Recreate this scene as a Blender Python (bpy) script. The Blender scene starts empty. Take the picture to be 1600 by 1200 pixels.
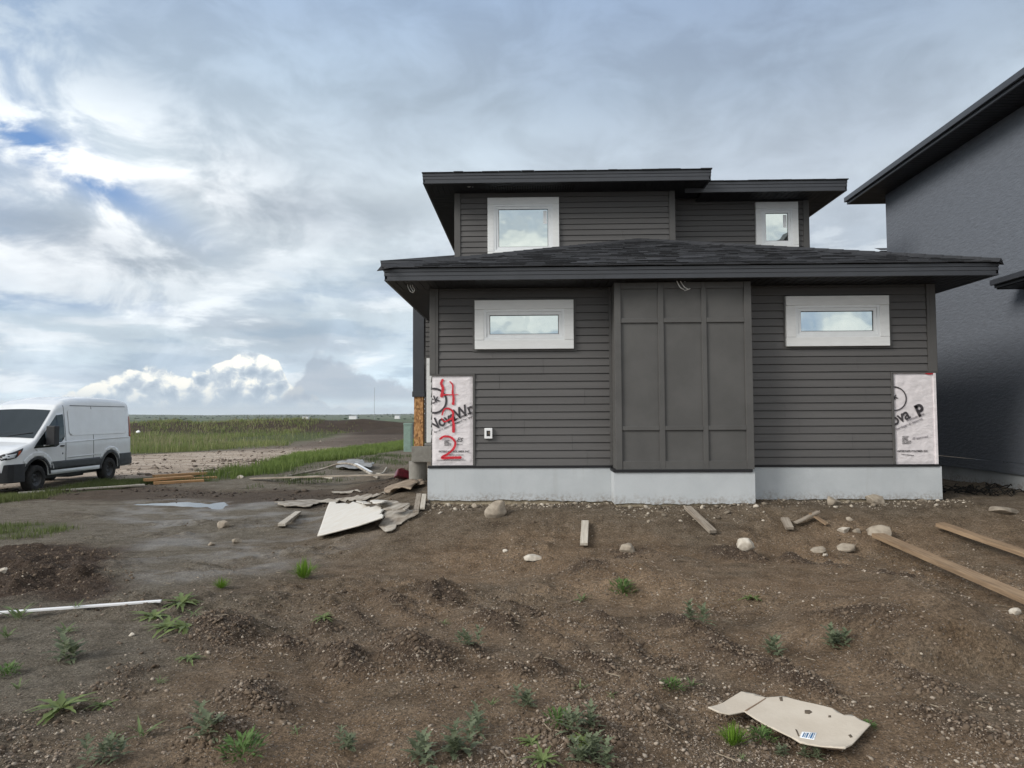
import bpy, bmesh, math, random
import numpy as np
from mathutils import Vector, Matrix
R = math.radians
random.seed(7); RS = np.random.RandomState(11)
sc = bpy.context.scene
COL = sc.collection
# ---------------------------------------------------------------- camera
F = 1110.0; CAMZ = 1.55
cam = bpy.data.objects.new('camera', bpy.data.cameras.new('camera')); COL.objects.link(cam)
cam.data.sensor_width = 36; cam.data.lens = 36*F/1600
cam.data.clip_start = .05; cam.data.clip_end = 30000
CM = Matrix.Rotation(R(1.34),3,'Z') @ Matrix.Rotation(R(90+2.6),3,'X') @ Matrix.Rotation(R(-.3),3,'Z')
cam.matrix_world = Matrix.Translation((0,0,CAMZ)) @ CM.to_4x4()
sc.camera = cam
sc.render.resolution_x = 1024; sc.render.resolution_y = 768
sc.view_settings.view_transform = 'Standard'; sc.view_settings.look = 'None'
sc.view_settings.exposure = 0.33; sc.view_settings.gamma = 1
C0 = Vector((0,0,CAMZ))
def ray(px,py): return (CM @ Vector(((px-800)/F, -(py-600)/F, -1))).normalized()
def at(px,py,Y):
    d = ray(px,py); return C0 + d*(Y/d.y)
def atz(px,py,z):
    d = ray(px,py); return C0 + d*((z-CAMZ)/d.z)
# ---------------------------------------------------------------- node helper
class NT:
    def __init__(s,t): s.t=t; t.nodes.clear()
    def n(s,ty,ins=None,**pr):
        nd=s.t.nodes.new(ty)
        for k,v in pr.items(): setattr(nd,k,v)
        for k,v in (ins or {}).items(): s.set(nd.inputs[k],v)
        return nd
    def set(s,sock,v):
        if isinstance(v,bpy.types.NodeSocket): s.t.links.new(v,sock)
        elif isinstance(v,bpy.types.Node): s.t.links.new(v.outputs[0],sock)
        else: sock.default_value=v
    def m(s,op,a,b=0.0,c=None,clamp=False):
        nd=s.t.nodes.new('ShaderNodeMath'); nd.operation=op; nd.use_clamp=clamp
        s.set(nd.inputs[0],a); s.set(nd.inputs[1],b)
        if c is not None: s.set(nd.inputs[2],c)
        return nd.outputs[0]
    def ss(s,v,a,b):
        nd=s.t.nodes.new('ShaderNodeMapRange'); nd.interpolation_type='SMOOTHSTEP'
        s.set(nd.inputs[0],v); nd.inputs[1].default_value=a; nd.inputs[2].default_value=b
        return nd.outputs[0]
    def mix(s,f,a,b,mode='MIX'):
        nd=s.t.nodes.new('ShaderNodeMix'); nd.data_type='RGBA'; nd.blend_type=mode
        s.set(nd.inputs[0],f); s.set(nd.inputs[6],a); s.set(nd.inputs[7],b); return nd.outputs[2]
    def ramp(s,f,st):
        nd=s.t.nodes.new('ShaderNodeValToRGB'); e=nd.color_ramp.elements
        while len(e)<len(st): e.new(0.5)
        for i,(p,c) in enumerate(st):
            e[i].position=p; e[i].color=(c if len(c)==4 else (*c,1)) if not isinstance(c,(int,float)) else (c,c,c,1)
        s.set(nd.inputs[0],f); return nd.outputs[0]
    def noise(s,vec,scale,detail=4,rough=.5,dist=0.0,dim='3D'):
        nd=s.n('ShaderNodeTexNoise',noise_dimensions=dim); nd.inputs['Scale'].default_value=scale; nd.inputs['Detail'].default_value=detail; nd.inputs['Roughness'].default_value=rough; nd.inputs['Distortion'].default_value=dist
        if vec is not None: s.set(nd.inputs['Vector'],vec)
        return nd.outputs[0]
def rgb(r,g,b):
    f=lambda c:(c/255/12.92) if c/255<=.04045 else ((c/255+.055)/1.055)**2.4
    return (f(r),f(g),f(b),1)
# ---------------------------------------------------------------- sky and sun
SUN_EL=30; SUN_AZ=240   # degrees, azimuth clockwise from +Y (to the left, slightly behind the camera)
w = bpy.data.worlds.new('World'); sc.world = w; w.use_nodes = True
t = NT(w.node_tree)
gen = t.n('ShaderNodeTexCoord').outputs['Generated']
nrm = t.n('ShaderNodeVectorMath',{0:gen},operation='NORMALIZE').outputs[0]
sp = t.n('ShaderNodeSeparateXYZ',{0:nrm}); sx,sy,sz = sp.outputs
zc = t.m('MAXIMUM',sz,0.0)
den = t.m('ADD',zc,.13)
q = t.n('ShaderNodeCombineXYZ',{0:t.m('DIVIDE',sx,den),1:t.m('DIVIDE',sy,den),2:0.0}).outputs[0]
az = t.m('ARCTAN2',sx,sy); el = t.m('ARCSINE',sz)
def azel(px,py):
    d=ray(px,py); return math.atan2(d.x,d.y), math.asin(d.z)
def blob(px,py,ra,re,rot=0.0):
    a,e=azel(px,py)
    da=t.m('SUBTRACT',az,a); de=t.m('SUBTRACT',el,e)
    c,s_=math.cos(rot),math.sin(rot)
    u=t.m('DIVIDE',t.m('ADD',t.m('MULTIPLY',da,c),t.m('MULTIPLY',de,s_)),ra)
    v=t.m('DIVIDE',t.m('SUBTRACT',t.m('MULTIPLY',de,c),t.m('MULTIPLY',da,s_)),re)
    r2=t.m('ADD',t.m('MULTIPLY',u,u),t.m('MULTIPLY',v,v))
    return t.m('EXPONENT',t.m('MULTIPLY',r2,-1.0))
sky = t.n('ShaderNodeTexSky',sky_type='NISHITA'); sky.sun_disc=False
sky.sun_elevation=R(SUN_EL); sky.sun_rotation=R(SUN_AZ); sky.air_density=1.0; sky.dust_density=.6
skyc = t.mix(1.0, sky.outputs[0], (.075,.075,.075,1), 'MULTIPLY')
n1 = t.noise(q,.55,5,.52,.25,'2D')
n2 = t.noise(q,1.5,6,.6,.0,'2D')
q3 = t.n('ShaderNodeCombineXYZ',{0:t.m('MULTIPLY',az,2.8),1:t.m('MULTIPLY',el,11.0),2:3.3}).outputs[0]
n3 = t.noise(q3,2.0,7,.6,.15,'2D')
q5 = t.n('ShaderNodeCombineXYZ',{0:t.m('MULTIPLY',az,5.0),1:t.m('MULTIPLY',el,9.0),2:7.3}).outputs[0]
n5 = t.noise(q5,1.6,7,.58,.3,'2D')
base = t.ramp(t.m('DIVIDE',el,1.5708),[(0,rgb(208,224,234)),(.035,rgb(196,212,224)),(.10,rgb(184,196,205)),(.19,rgb(196,207,216)),(.27,rgb(164,180,197)),(.36,rgb(140,160,188)),(.55,rgb(190,196,206)),(1,rgb(228,230,233))])  # last stop is the unseen zenith, lightened to brighten the ground
# broad light and dark cloud
k1 = t.m('ADD',.80,t.m('MULTIPLY',t.ss(n1,.25,.75),.40))
col = t.mix(1.0,base,t.n('ShaderNodeCombineColor',{0:k1,1:k1,2:t.m('ADD',t.m('MULTIPLY',k1,.85),.15)}).outputs[0],'MULTIPLY')
low = t.ss(el,.32,.10)
# streaky low layer
st = t.m('MULTIPLY',t.ss(n3,.50,.66),low)
col = t.mix(t.m('MULTIPLY',st,.75),col,rgb(232,238,242))
sd = t.m('MULTIPLY',t.ss(n3,.47,.34),low)
col = t.mix(t.m('MULTIPLY',sd,.55),col,rgb(150,172,192))
# white cloud bank on the left
wb = t.m('ADD',blob(60,330,.22,.13),t.m('MULTIPLY',blob(300,300,.25,.07,-.2),.6))
wb = t.m('MULTIPLY',t.m('MULTIPLY',wb,.8),t.ss(n5,.36,.66),clamp=True)
col = t.mix(wb,col,rgb(246,249,251))
gb = t.m('ADD',blob(40,370,.12,.05),blob(470,330,.28,.05,-.1))
gb = t.m('ADD',gb,t.m('MULTIPLY',blob(250,215,.12,.045,.1),1.1))
gb = t.m('ADD',gb,t.m('MULTIPLY',blob(1180,200,.30,.06,.15),.75))
gb = t.m('ADD',gb,t.m('MULTIPLY',blob(620,180,.25,.07,.1),.6))
gb = t.m('MULTIPLY',gb,t.ss(n2,.33,.72),clamp=True)
col = t.mix(t.m('MULTIPLY',gb,.62),col,rgb(146,157,170))
mo=t.m('ADD',.91,t.m('MULTIPLY',t.ss(n5,.3,.7),.17))
col=t.mix(1.0,col,t.n('ShaderNodeCombineColor',{0:mo,1:mo,2:mo}).outputs[0],'MULTIPLY')
# blue openings
bl = t.m('ADD',blob(110,258,.12,.022,-.45),t.m('MULTIPLY',blob(-40,40,.10,.26),.38))
bl = t.m('ADD',bl,t.m('MULTIPLY',blob(80,470,.14,.015,0),.35))
bl = t.m('ADD',bl,t.m('MULTIPLY',blob(620,455,.30,.015,.1),.22))
bl = t.m('MULTIPLY',bl,t.ss(n5,.62,.42),clamp=True)
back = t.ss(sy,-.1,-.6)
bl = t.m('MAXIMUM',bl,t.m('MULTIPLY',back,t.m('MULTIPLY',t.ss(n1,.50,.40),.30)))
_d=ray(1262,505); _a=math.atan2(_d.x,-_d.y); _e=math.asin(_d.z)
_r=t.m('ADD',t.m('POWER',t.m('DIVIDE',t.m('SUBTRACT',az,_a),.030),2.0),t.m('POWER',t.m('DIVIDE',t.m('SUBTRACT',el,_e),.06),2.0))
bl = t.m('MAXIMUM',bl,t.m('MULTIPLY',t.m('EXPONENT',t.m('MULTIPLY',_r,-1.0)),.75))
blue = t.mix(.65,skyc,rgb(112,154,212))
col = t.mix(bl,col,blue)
# brighter broken cloud behind the camera, unseen, raised to light the ground and walls
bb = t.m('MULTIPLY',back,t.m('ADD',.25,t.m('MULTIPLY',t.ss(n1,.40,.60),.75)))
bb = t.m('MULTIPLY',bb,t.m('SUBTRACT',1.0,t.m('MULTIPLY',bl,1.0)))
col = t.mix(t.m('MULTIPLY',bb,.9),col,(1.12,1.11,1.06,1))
# cumulus heaps above the horizon
def prof(pts):
    a0,a1=azel(60,600)[0],azel(680,600)[0]
    x=t.m('DIVIDE',t.m('SUBTRACT',az,a0),a1-a0)
    st=[]
    for px,py in pts:
        a,e=azel(px,py); st.append(((a-a0)/(a1-a0), e*4))
    return t.m('MULTIPLY',t.n('ShaderNodeSeparateColor',{0:t.ramp(x,[(p,v) for p,v in st])}).outputs[0],.25)
q4 = t.n('ShaderNodeCombineXYZ',{0:az,1:t.m('MULTIPLY',el,1.15),2:0.0}).outputs[0]
def billow(off):
    v=t.n('ShaderNodeVectorMath',{0:q4,1:off},operation='ADD').outputs[0]
    a=t.n('ShaderNodeTexVoronoi',{'Vector':v,'Scale':42.0},feature='F1',voronoi_dimensions='2D').outputs[0]
    b=t.noise(v,60.0,6,.62,.6,'2D')
    return t.m('ADD',t.m('MULTIPLY',t.m('SUBTRACT',.45,a),.75),t.m('MULTIPLY',t.m('SUBTRACT',b,.5),.9))
b0=billow((0,0,0)); b1=billow((-.007,.012,0))
p1=prof([(60,630),(125,604),(190,582),(255,568),(290,590),(330,575),(365,550),(400,546),(435,560),(455,600),(520,636),(680,645)])
ed=t.m('SUBTRACT',t.m('ADD',p1,t.m('MULTIPLY',b0,.014)),el)
mk=t.m('MULTIPLY',t.ss(ed,0.0,.004),t.ss(el,-.004,.010))
lit=t.m('ADD',t.m('MULTIPLY',t.m('SUBTRACT',b0,b1),1.5),t.m('ADD',.42,t.m('MULTIPLY',t.ss(ed,.035,0.0),.50)),clamp=True)
cc=t.ramp(lit,[(0,rgb(158,174,190)),(.5,rgb(190,201,211)),(.85,rgb(236,238,234)),(1,rgb(252,250,240))])
cc=t.mix(t.ss(el,.045,.005),cc,rgb(184,200,214))
col=t.mix(t.m('MULTIPLY',mk,.95),col,cc)
p2=prof([(60,650),(300,650),(420,640),(470,585),(490,546),(520,560),(560,572),(610,590),(640,600),(660,610),(670,615),(680,620)])
ed2=t.m('SUBTRACT',t.m('ADD',p2,t.m('MULTIPLY',b0,.02)),el)
mk2=t.m('MULTIPLY',t.ss(ed2,0.0,.012),t.ss(el,.012,.03))
col=t.mix(t.m('MULTIPLY',mk2,.72),col,rgb(160,172,186))
# pale band at the horizon
col=t.mix(t.m('MULTIPLY',t.ss(el,.022,.0),.6),col,rgb(222,234,240))
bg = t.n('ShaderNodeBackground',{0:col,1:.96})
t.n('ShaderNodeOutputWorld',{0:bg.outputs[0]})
sun = bpy.data.objects.new('sun', bpy.data.lights.new('sun','SUN')); COL.objects.link(sun)
sun.data.energy=2.3; sun.data.angle=R(24); sun.data.color=(1,.96,.9)
sd_ = Vector((math.sin(R(SUN_AZ))*math.cos(R(SUN_EL)), math.cos(R(SUN_AZ))*math.cos(R(SUN_EL)), math.sin(R(SUN_EL))))
sun.rotation_euler = sd_.to_track_quat('Z','Y').to_euler()
# ---------------------------------------------------------------- materials
MT={}
def mat(name,colr,rough=.7,spec=.5,metal=0.0,var=0.0,vs=6.0,col2=None,bump=0.0,bs=40.0,stretch=None,coat=0.0,detail=5):
    m=bpy.data.materials.new(name); m.use_nodes=True; t=NT(m.node_tree)
    b=t.n('ShaderNodeBsdfPrincipled',{'Roughness':rough,'Specular IOR Level':spec,'Metallic':metal,'Coat Weight':coat})
    tc=t.n('ShaderNodeTexCoord').outputs['Object']
    if stretch: tc=t.n('ShaderNodeMapping',{0:tc,3:stretch}).outputs[0]
    if len(colr)==3: colr=(*colr,1)
    c=colr
    if col2 is not None:
        if len(col2)==3: col2=(*col2,1)
        nz=t.noise(tc,vs,detail,.6,.3); c=t.mix(t.ss(nz,.5-.22,.5+.22),colr,col2)
    elif var>0:
        nz=t.noise(tc,vs,detail,.6); lo=tuple(x*(1-var) for x in colr[:3])+(1,); hi=tuple(min(1,x*(1+var)) for x in colr[:3])+(1,)
        c=t.mix(t.ss(nz,.28,.72),lo,hi)
    t.set(b.inputs['Base Color'],c)
    if bump>0:
        bn=t.n('ShaderNodeBump',{'Strength':1.0,'Distance':bump,'Height':t.noise(tc,bs,6,.65)})
        t.set(b.inputs['Normal'],bn.outputs[0])
    t.n('ShaderNodeOutputMaterial',{0:b.outputs[0]})
    MT[name]=m; return m
mat('siding',(.097,.093,.091),.55,.35,var=.10,vs=3,bump=.0008,bs=60,stretch=(.15,1,4))
mat('trim_dark',(.092,.089,.086),.55,.35,var=.06,vs=5)
mat('panel_dark',(.091,.089,.086),.62,.3,var=.10,vs=2.5,bump=.0006,bs=90)
mat('fascia',(.040,.043,.050),.42,.5,var=.08,vs=4)
mat('soffit',(.016,.016,.018),.6,.3)
mat('parging',(.50,.525,.54),.9,.2,col2=(.44,.465,.48),vs=2.2,bump=.002,bs=35,detail=8)
m=MT['parging']; t=NT.__new__(NT); t.t=m.node_tree; b=[q for q in m.node_tree.nodes if q.type=='BSDF_PRINCIPLED'][0]
src=b.inputs['Base Color'].links[0].from_socket; tc=t.n('ShaderNodeTexCoord').outputs['Object']; zz=t.n('ShaderNodeSeparateXYZ',{0:tc}).outputs[2]
sp1=t.m('MULTIPLY',t.ss(t.m('SUBTRACT',zz,t.m('MULTIPLY',t.noise(tc,3.0,6,.7),.34)),.40,.20),t.ss(t.noise(tc,24,4,.7),.40,.62))
sp2=t.m('MULTIPLY',t.ss(t.noise(t.n('ShaderNodeMapping',{0:tc,3:(5,5,.5)}).outputs[0],2.0,5,.6),.55,.75),.12)
c=t.mix(t.m('MULTIPLY',sp1,.75),src,(.19,.145,.105,1)); c=t.mix(sp2,c,(.27,.255,.225,1)); t.set(b.inputs['Base Color'],c)
mat('raw_concrete',(.42,.36,.26),.95,.1,col2=(.22,.18,.13),vs=14,bump=.012,bs=22)
mat('grey_concrete',(.27,.26,.235),.9,.2,col2=(.19,.18,.16),vs=5,bump=.003,bs=25)
mat('light_trim',(.74,.75,.745),.6,.3,var=.04,vs=5,bump=.0006,bs=30,stretch=(1,1,5))
mat('vinyl',(.74,.76,.77),.35,.5,var=.03,vs=8)
mat('wrap',(.70,.66,.67),.45,.4,var=.07,vs=9,bump=.012,bs=9,stretch=(1,1,1.7))
mat('ink',(.055,.05,.055),.6,.3,var=.3,vs=60)
mat('ink_faint',(.26,.24,.26),.6,.3)
mat('spray',(.55,.02,.035),.45,.5,var=.25,vs=30)
mat('stucco',(.138,.151,.174),.75,.35,var=.08,vs=9,bump=.014,bs=13,stretch=(1,.7,2.2))
mat('white_plastic',(.78,.78,.78),.4,.5)
mat('black_plastic',(.018,.018,.02),.5,.4,var=.2,vs=8)
mat('grey_plastic',(.05,.054,.058),.55,.4,var=.15,vs=8)
mat('rubber',(.022,.021,.02),.8,.3,var=.4,vs=12)
mat('rim',(.03,.03,.032),.4,.5)
mat('van_paint',(.76,.78,.79),.22,.5,coat=.6,col2=(.70,.715,.72),vs=2)
mat('van_line',(.10,.105,.11),.5,.3)
mat('lamp_clear',(.55,.58,.6),.12,.8)
mat('amber',(.35,.06,.01),.3,.5)
mat('chrome',(.6,.6,.6),.25,.5,metal=1)
mat('wood_grey',(.33,.29,.24),.85,.2,col2=(.20,.165,.13),vs=6,bump=.002,bs=30,stretch=(.6,6,6))
mat('wood_brown',(.33,.235,.15),.8,.25,col2=(.19,.13,.082),vs=5,bump=.002,bs=30,stretch=(.5,6,6))
mat('wood_orange',(.52,.31,.15),.75,.25,col2=(.34,.19,.09),vs=5,bump=.002,bs=30,stretch=(.5,6,6))
mat('wood_pale',(.55,.51,.44),.8,.25,col2=(.38,.34,.28),vs=5,bump=.002,bs=30,stretch=(.5,6,6))
mat('drywall',(.60,.585,.55),.85,.2,col2=(.56,.525,.47),vs=6,bump=.0012,bs=26,detail=9)
mat('muddy_board',(.43,.40,.35),.85,.2,col2=(.17,.14,.11),vs=5,bump=.002,bs=30,detail=9)
mat('plywood',(.33,.265,.20),.85,.2,col2=(.19,.145,.105),vs=5,bump=.002,bs=20,stretch=(.6,3,3))
mat('cardboard',(.60,.535,.445),.85,.15,col2=(.52,.455,.37),vs=3.5,bump=.0015,bs=40)
mat('card_edge',(.24,.17,.12),.9,.1)
mat('paper',(.85,.87,.88),.6,.2)
mat('blue_ink',(.06,.16,.30),.6,.2)
mat('stain',(.12,.095,.07),.8,.2)
mat('stone',(.38,.33,.265),.85,.25,col2=(.21,.175,.135),vs=7,bump=.01,bs=14,detail=9)
mat('stone_white',(.60,.555,.48),.85,.25,col2=(.32,.275,.22),vs=9,bump=.01,bs=14,detail=9)
mat('red_plastic',(.10,.010,.018),.35,.5,var=.3,vs=8)
mat('green_metal',(.20,.28,.24),.5,.4,var=.1,vs=5)
mat('steel',(.35,.36,.37),.4,.5,metal=.6)
mat('wire_white',(.72,.72,.70),.4,.5)
mat('grey_sheet',(.24,.24,.235),.6,.4,var=.3,vs=4,bump=.01,bs=8)
mat('far_white',(.75,.75,.75),.6,.2)
mat('far_tree',(.030,.05,.022),.9,.1,var=.3,vs=.1)
mat('root_dark',(.012,.011,.009),.8,.3)
# OSB
m=bpy.data.materials.new('osb'); m.use_nodes=True; t=NT(m.node_tree)
tc=t.n('ShaderNodeTexCoord').outputs['Object']
v=t.n('ShaderNodeTexVoronoi',{'Vector':t.n('ShaderNodeMapping',{0:tc,3:(1,1,.6)}).outputs[0],'Scale':38.0})
c=t.ramp(t.n('ShaderNodeSeparateColor',{0:v.outputs['Color']}).outputs[0],[(0,rgb(120,84,50)),(.5,rgb(168,122,74)),(1,rgb(196,152,104))])
b=t.n('ShaderNodeBsdfPrincipled',{'Base Color':c,'Roughness':.8}); t.n('ShaderNodeOutputMaterial',{0:b.outputs[0]}); MT['osb']=m
# shingles (uv in metres), four tab shades
for _nm,_k in (('shingles',1.0),('shingle_b',.55),('shingle_c',1.55),('shingle_d',.80)):
    m=bpy.data.materials.new(_nm); m.use_nodes=True; t=NT(m.node_tree)
    tc=t.n('ShaderNodeTexCoord').outputs['Object']
    gr=t.noise(tc,120,3,.7); n_=t.noise(tc,1.3,4,.6)
    c=t.ramp(gr,[(.3,tuple(_k*v for v in (.010,.0105,.012))),(.72,tuple(_k*v for v in (.060,.062,.068)))])
    c=t.mix(t.m('MULTIPLY',t.ss(n_,.45,.75),.18),c,(.085,.083,.082,1))
    bp=t.n('ShaderNodeBump',{'Strength':1.0,'Distance':.006,'Height':gr})
    b=t.n('ShaderNodeBsdfPrincipled',{'Base Color':c,'Roughness':.9,'Specular IOR Level':.25,'Normal':bp.outputs[0]}); t.n('ShaderNodeOutputMaterial',{0:b.outputs[0]}); MT[_nm]=m
# window glass: coated pane, dark room behind
def glassmat(name,fac,tint,wav=.0,sp=.4):
    m=bpy.data.materials.new(name); m.use_nodes=True; t=NT(m.node_tree)
    g=t.n('ShaderNodeBsdfGlossy',{'Color':tint,'Roughness':.015})
    if wav>0:
        tc=t.n('ShaderNodeTexCoord').outputs['Object']
        g.inputs['Normal']; t.set(g.inputs['Normal'],t.n('ShaderNodeBump',{'Strength':1.0,'Distance':wav,'Height':t.noise(tc,2.2,2,.4)}).outputs[0])
    d=t.n('ShaderNodeBsdfPrincipled',{'Base Color':(.012,.015,.016,1),'Roughness':.2,'Specular IOR Level':sp})
    mx=t.n('ShaderNodeMixShader',{0:fac,1:d.outputs[0],2:g.outputs[0]})
    t.n('ShaderNodeOutputMaterial',{0:mx.outputs[0]}); MT[name]=m
glassmat('glass',.70,(.86,.93,.90,1),.004)
glassmat('van_glass',.09,(.8,.9,.95,1),0,0.0)
# water
m=bpy.data.materials.new('water'); m.use_nodes=True; t=NT(m.node_tree)
tc=t.n('ShaderNodeTexCoord').outputs['Object']
b=t.n('ShaderNodeBsdfPrincipled',{'Base Color':(.05,.042,.035,1),'Roughness':.04,'Specular IOR Level':1.0,'IOR':1.5,'Normal':t.n('ShaderNodeBump',{'Strength':1.0,'Distance':.0003,'Height':t.noise(tc,6,3,.5)}).outputs[0]})
t.n('ShaderNodeOutputMaterial',{0:b.outputs[0]}); MT['water']=m
# leaves: colour from a per-vertex tint of the plant itself
def leafmat(name,trans=.3):
    m=bpy.data.materials.new(name); m.use_nodes=True; t=NT(m.node_tree)
    a=t.n('ShaderNodeAttribute',attribute_name='tint')
    b=t.n('ShaderNodeBsdfPrincipled',{'Base Color':a.outputs[0],'Roughness':.55,'Specular IOR Level':.3})
    tr=t.n('ShaderNodeBsdfTranslucent',{0:a.outputs[0]})
    mx=t.n('ShaderNodeMixShader',{0:trans,1:b.outputs[0],2:tr.outputs[0]})
    t.n('ShaderNodeOutputMaterial',{0:mx.outputs[0]}); MT[name]=m
leafmat('leaf')
m=bpy.data.materials.new('pebble'); m.use_nodes=True; t=NT(m.node_tree)
a=t.n('ShaderNodeAttribute',attribute_name='tint')
b=t.n('ShaderNodeBsdfPrincipled',{'Base Color':a.outputs[0],'Roughness':.8,'Specular IOR Level':.25}); t.n('ShaderNodeOutputMaterial',{0:b.outputs[0]}); MT['pebble']=m
# ---------------------------------------------------------------- mesh helpers
class MB:
    def __init__(s): s.v=[]; s.f=[]; s.mi=[]; s.mats=[]; s.uv=[]
    def mid(s,m):
        if m not in s.mats: s.mats.append(m)
        return s.mats.index(m)
    def add(s,vs,fs,m=None,uvs=None):
        o=len(s.v); s.v+= [tuple(v) for v in vs]; i=s.mid(m) if m else 0
        for k,f in enumerate(fs):
            s.f.append([a+o for a in f]); s.mi.append(i); s.uv.append(uvs[k] if uvs else None)
    def box(s,x0,x1,y0,y1,z0,z1,m=None):
        vs=[(x,y,z) for z in (z0,z1) for y in (y0,y1) for x in (x0,x1)]
        s.add(vs,[(0,2,3,1),(4,5,7,6),(0,1,5,4),(2,6,7,3),(0,4,6,2),(1,3,7,5)],m)
    def prism(s,poly,z0,z1,m=None,ax='z'):
        n=len(poly)
        def p(a,b,c): return {'z':(a,b,c),'y':(a,c,b),'x':(c,a,b)}[ax]
        vs=[p(a,b,z0) for a,b in poly]+[p(a,b,z1) for a,b in poly]
        s.add(vs,[tuple(range(n))[::-1],tuple(range(n,2*n))]+[(i,(i+1)%n,(i+1)%n+n,i+n) for i in range(n)],m)
    def tube(s,pts,r,m=None,k=8,closed=True):
        pts=[Vector(p) for p in pts]; rr=r if isinstance(r,(list,tuple)) else [r]*len(pts); vs=[]; fs=[]
        for i,p in enumerate(pts):
            d=(pts[min(i+1,len(pts)-1)]-pts[max(i-1,0)]).normalized()
            a=d.orthogonal().normalized() if i==0 else (a-d*a.dot(d)).normalized()
            b=d.cross(a)
            for j in range(k):
                th=2*math.pi*j/k; vs.append(p+(a*math.cos(th)+b*math.sin(th))*rr[i])
        for i in range(len(pts)-1):
            for j in range(k): fs.append((i*k+j,i*k+(j+1)%k,(i+1)*k+(j+1)%k,(i+1)*k+j))
        fs.append(tuple(range(k))[::-1]); fs.append(tuple(range((len(pts)-1)*k,len(pts)*k)))
        s.add(vs,fs,m)
    def lathe(s,prof,cx,cy,cz,ax='y',k=28,m=None):
        vs=[];fs=[];n=len(prof)
        for j in range(k):
            th=2*math.pi*j/k
            for (r,h) in prof:
                a,b=r*math.cos(th),r*math.sin(th)
                vs.append({'y':(cx+a,cy+h,cz+b),'z':(cx+a,cy+b,cz+h),'x':(cx+h,cy+a,cz+b)}[ax])
        for j in range(k):
            for i in range(n-1): fs.append((j*n+i,j*n+i+1,((j+1)%k)*n+i+1,((j+1)%k)*n+i))
        s.add(vs,fs,m)
    def build(s,name,m=None,parent=None,smooth=False,bevel=0.0,loc=None):
        me=bpy.data.meshes.new(name); me.from_pydata(s.v,[],s.f)
        if s.mats:
            for q_ in s.mats: me.materials.append(MT[q_])
            me.polygons.foreach_set('material_index',s.mi)
        else: me.materials.append(MT[m])
        if any(u is not None for u in s.uv):
            ul=me.uv_layers.new(name='UVMap')
            for p,u in zip(me.polygons,s.uv):
                if u:
                    for li,c in zip(p.loop_indices,u): ul.data[li].uv=c
        bm=bmesh.new(); bm.from_mesh(me); bmesh.ops.recalc_face_normals(bm,faces=bm.faces); bm.to_mesh(me); bm.free()
        if smooth: me.polygons.foreach_set('use_smooth',[True]*len(me.polygons))
        o=bpy.data.objects.new(name,me); COL.objects.link(o)
        if parent: o.parent=parent
        if loc: o.location=loc
        if bevel>0:
            b=o.modifiers.new('bevel','BEVEL'); b.width=bevel; b.segments=2; b.limit_method='ANGLE'; b.angle_limit=R(40)
        return o
def tag(o,label=None,cat=None,group=None,kind=None):
    if label: o['label']=label
    if cat: o['category']=cat
    if group: o['group']=group
    if kind: o['kind']=kind
    return o
def empty(name,loc,rz=0.0):
    o=bpy.data.objects.new(name,None); COL.objects.link(o); o.location=loc; o.rotation_euler=(0,0,rz); o.empty_display_size=.2; return o
def arrays_obj(name,V,Fc,m,tint=None,smooth=False):
    """V (n,3), Fc (k,3|4) int arrays -> one mesh"""
    me=bpy.data.meshes.new(name); nv=len(V); nf,c=Fc.shape
    me.vertices.add(nv); me.vertices.foreach_set('co',V.astype(np.float32).ravel())
    me.loops.add(nf*c); me.loops.foreach_set('vertex_index',Fc.astype(np.int32).ravel())
    me.polygons.add(nf); me.polygons.foreach_set('loop_start',np.arange(0,nf*c,c,dtype=np.int32))
    if smooth: me.polygons.foreach_set('use_smooth',np.ones(nf,dtype=bool))
    me.update(calc_edges=True); me.materials.append(MT[m] if isinstance(m,str) else m)
    if tint is not None:
        a=me.color_attributes.new('tint','FLOAT_COLOR','POINT'); a.data.foreach_set('color',np.c_[tint,np.ones(nv)].astype(np.float32).ravel())
    o=bpy.data.objects.new(name,me); COL.objects.link(o); return o
# ---------------------------------------------------------------- noise and terrain height
def _h(ix,iy,s):
    h=(ix*374761393+iy*668265263+s*362437)&0xffffffff
    h=((h^(h>>13))*1274126177)&0xffffffff
    return ((h^(h>>16))&0xffffff)/float(0xffffff)
def vn(x,y,s=0):
    xi=np.floor(x).astype(np.int64); yi=np.floor(y).astype(np.int64); fx=x-xi; fy=y-yi
    fx=fx*fx*(3-2*fx); fy=fy*fy*(3-2*fy)
    a=_h(xi,yi,s); b=_h(xi+1,yi,s); c=_h(xi,yi+1,s); d=_h(xi+1,yi+1,s)
    return (a+(b-a)*fx)*(1-fy)+(c+(d-c)*fx)*fy
def fbm(x,y,o=4,s=0):
    r=0;a=.5;n=0
    for i in range(o):
        r=r+a*vn(x,y,s+i*17); n+=a; a*=.5; x,y=x*1.93+y*.51+3.1,y*1.93-x*.51+1.7
    return r/n-.5
def S(a,b,x):
    t_=np.clip((x-a)/(b-a),0,1); return t_*t_*(3-2*t_)
def sdpoly(x,y,P):
    P=np.array(P); d=np.full(np.shape(x),1e9); ins=np.zeros(np.shape(x),bool)
    for i in range(len(P)):
        a=P[i]; b=P[(i+1)%len(P)]; e=b-a; wx=x-a[0]; wy=y-a[1]
        tt=np.clip((wx*e[0]+wy*e[1])/(e@e+1e-12),0,1)
        d=np.minimum(d,(wx-e[0]*tt)**2+(wy-e[1]*tt)**2)
        c=(a[1]>y)!=(b[1]>y)
        with np.errstate(divide='ignore',invalid='ignore'): xx=(b[0]-a[0])*(y-a[1])/(b[1]-a[1]+1e-12)+a[0]
        ins^=(c&(x<xx))
    return np.where(ins,-1,1)*np.sqrt(d)
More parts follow.
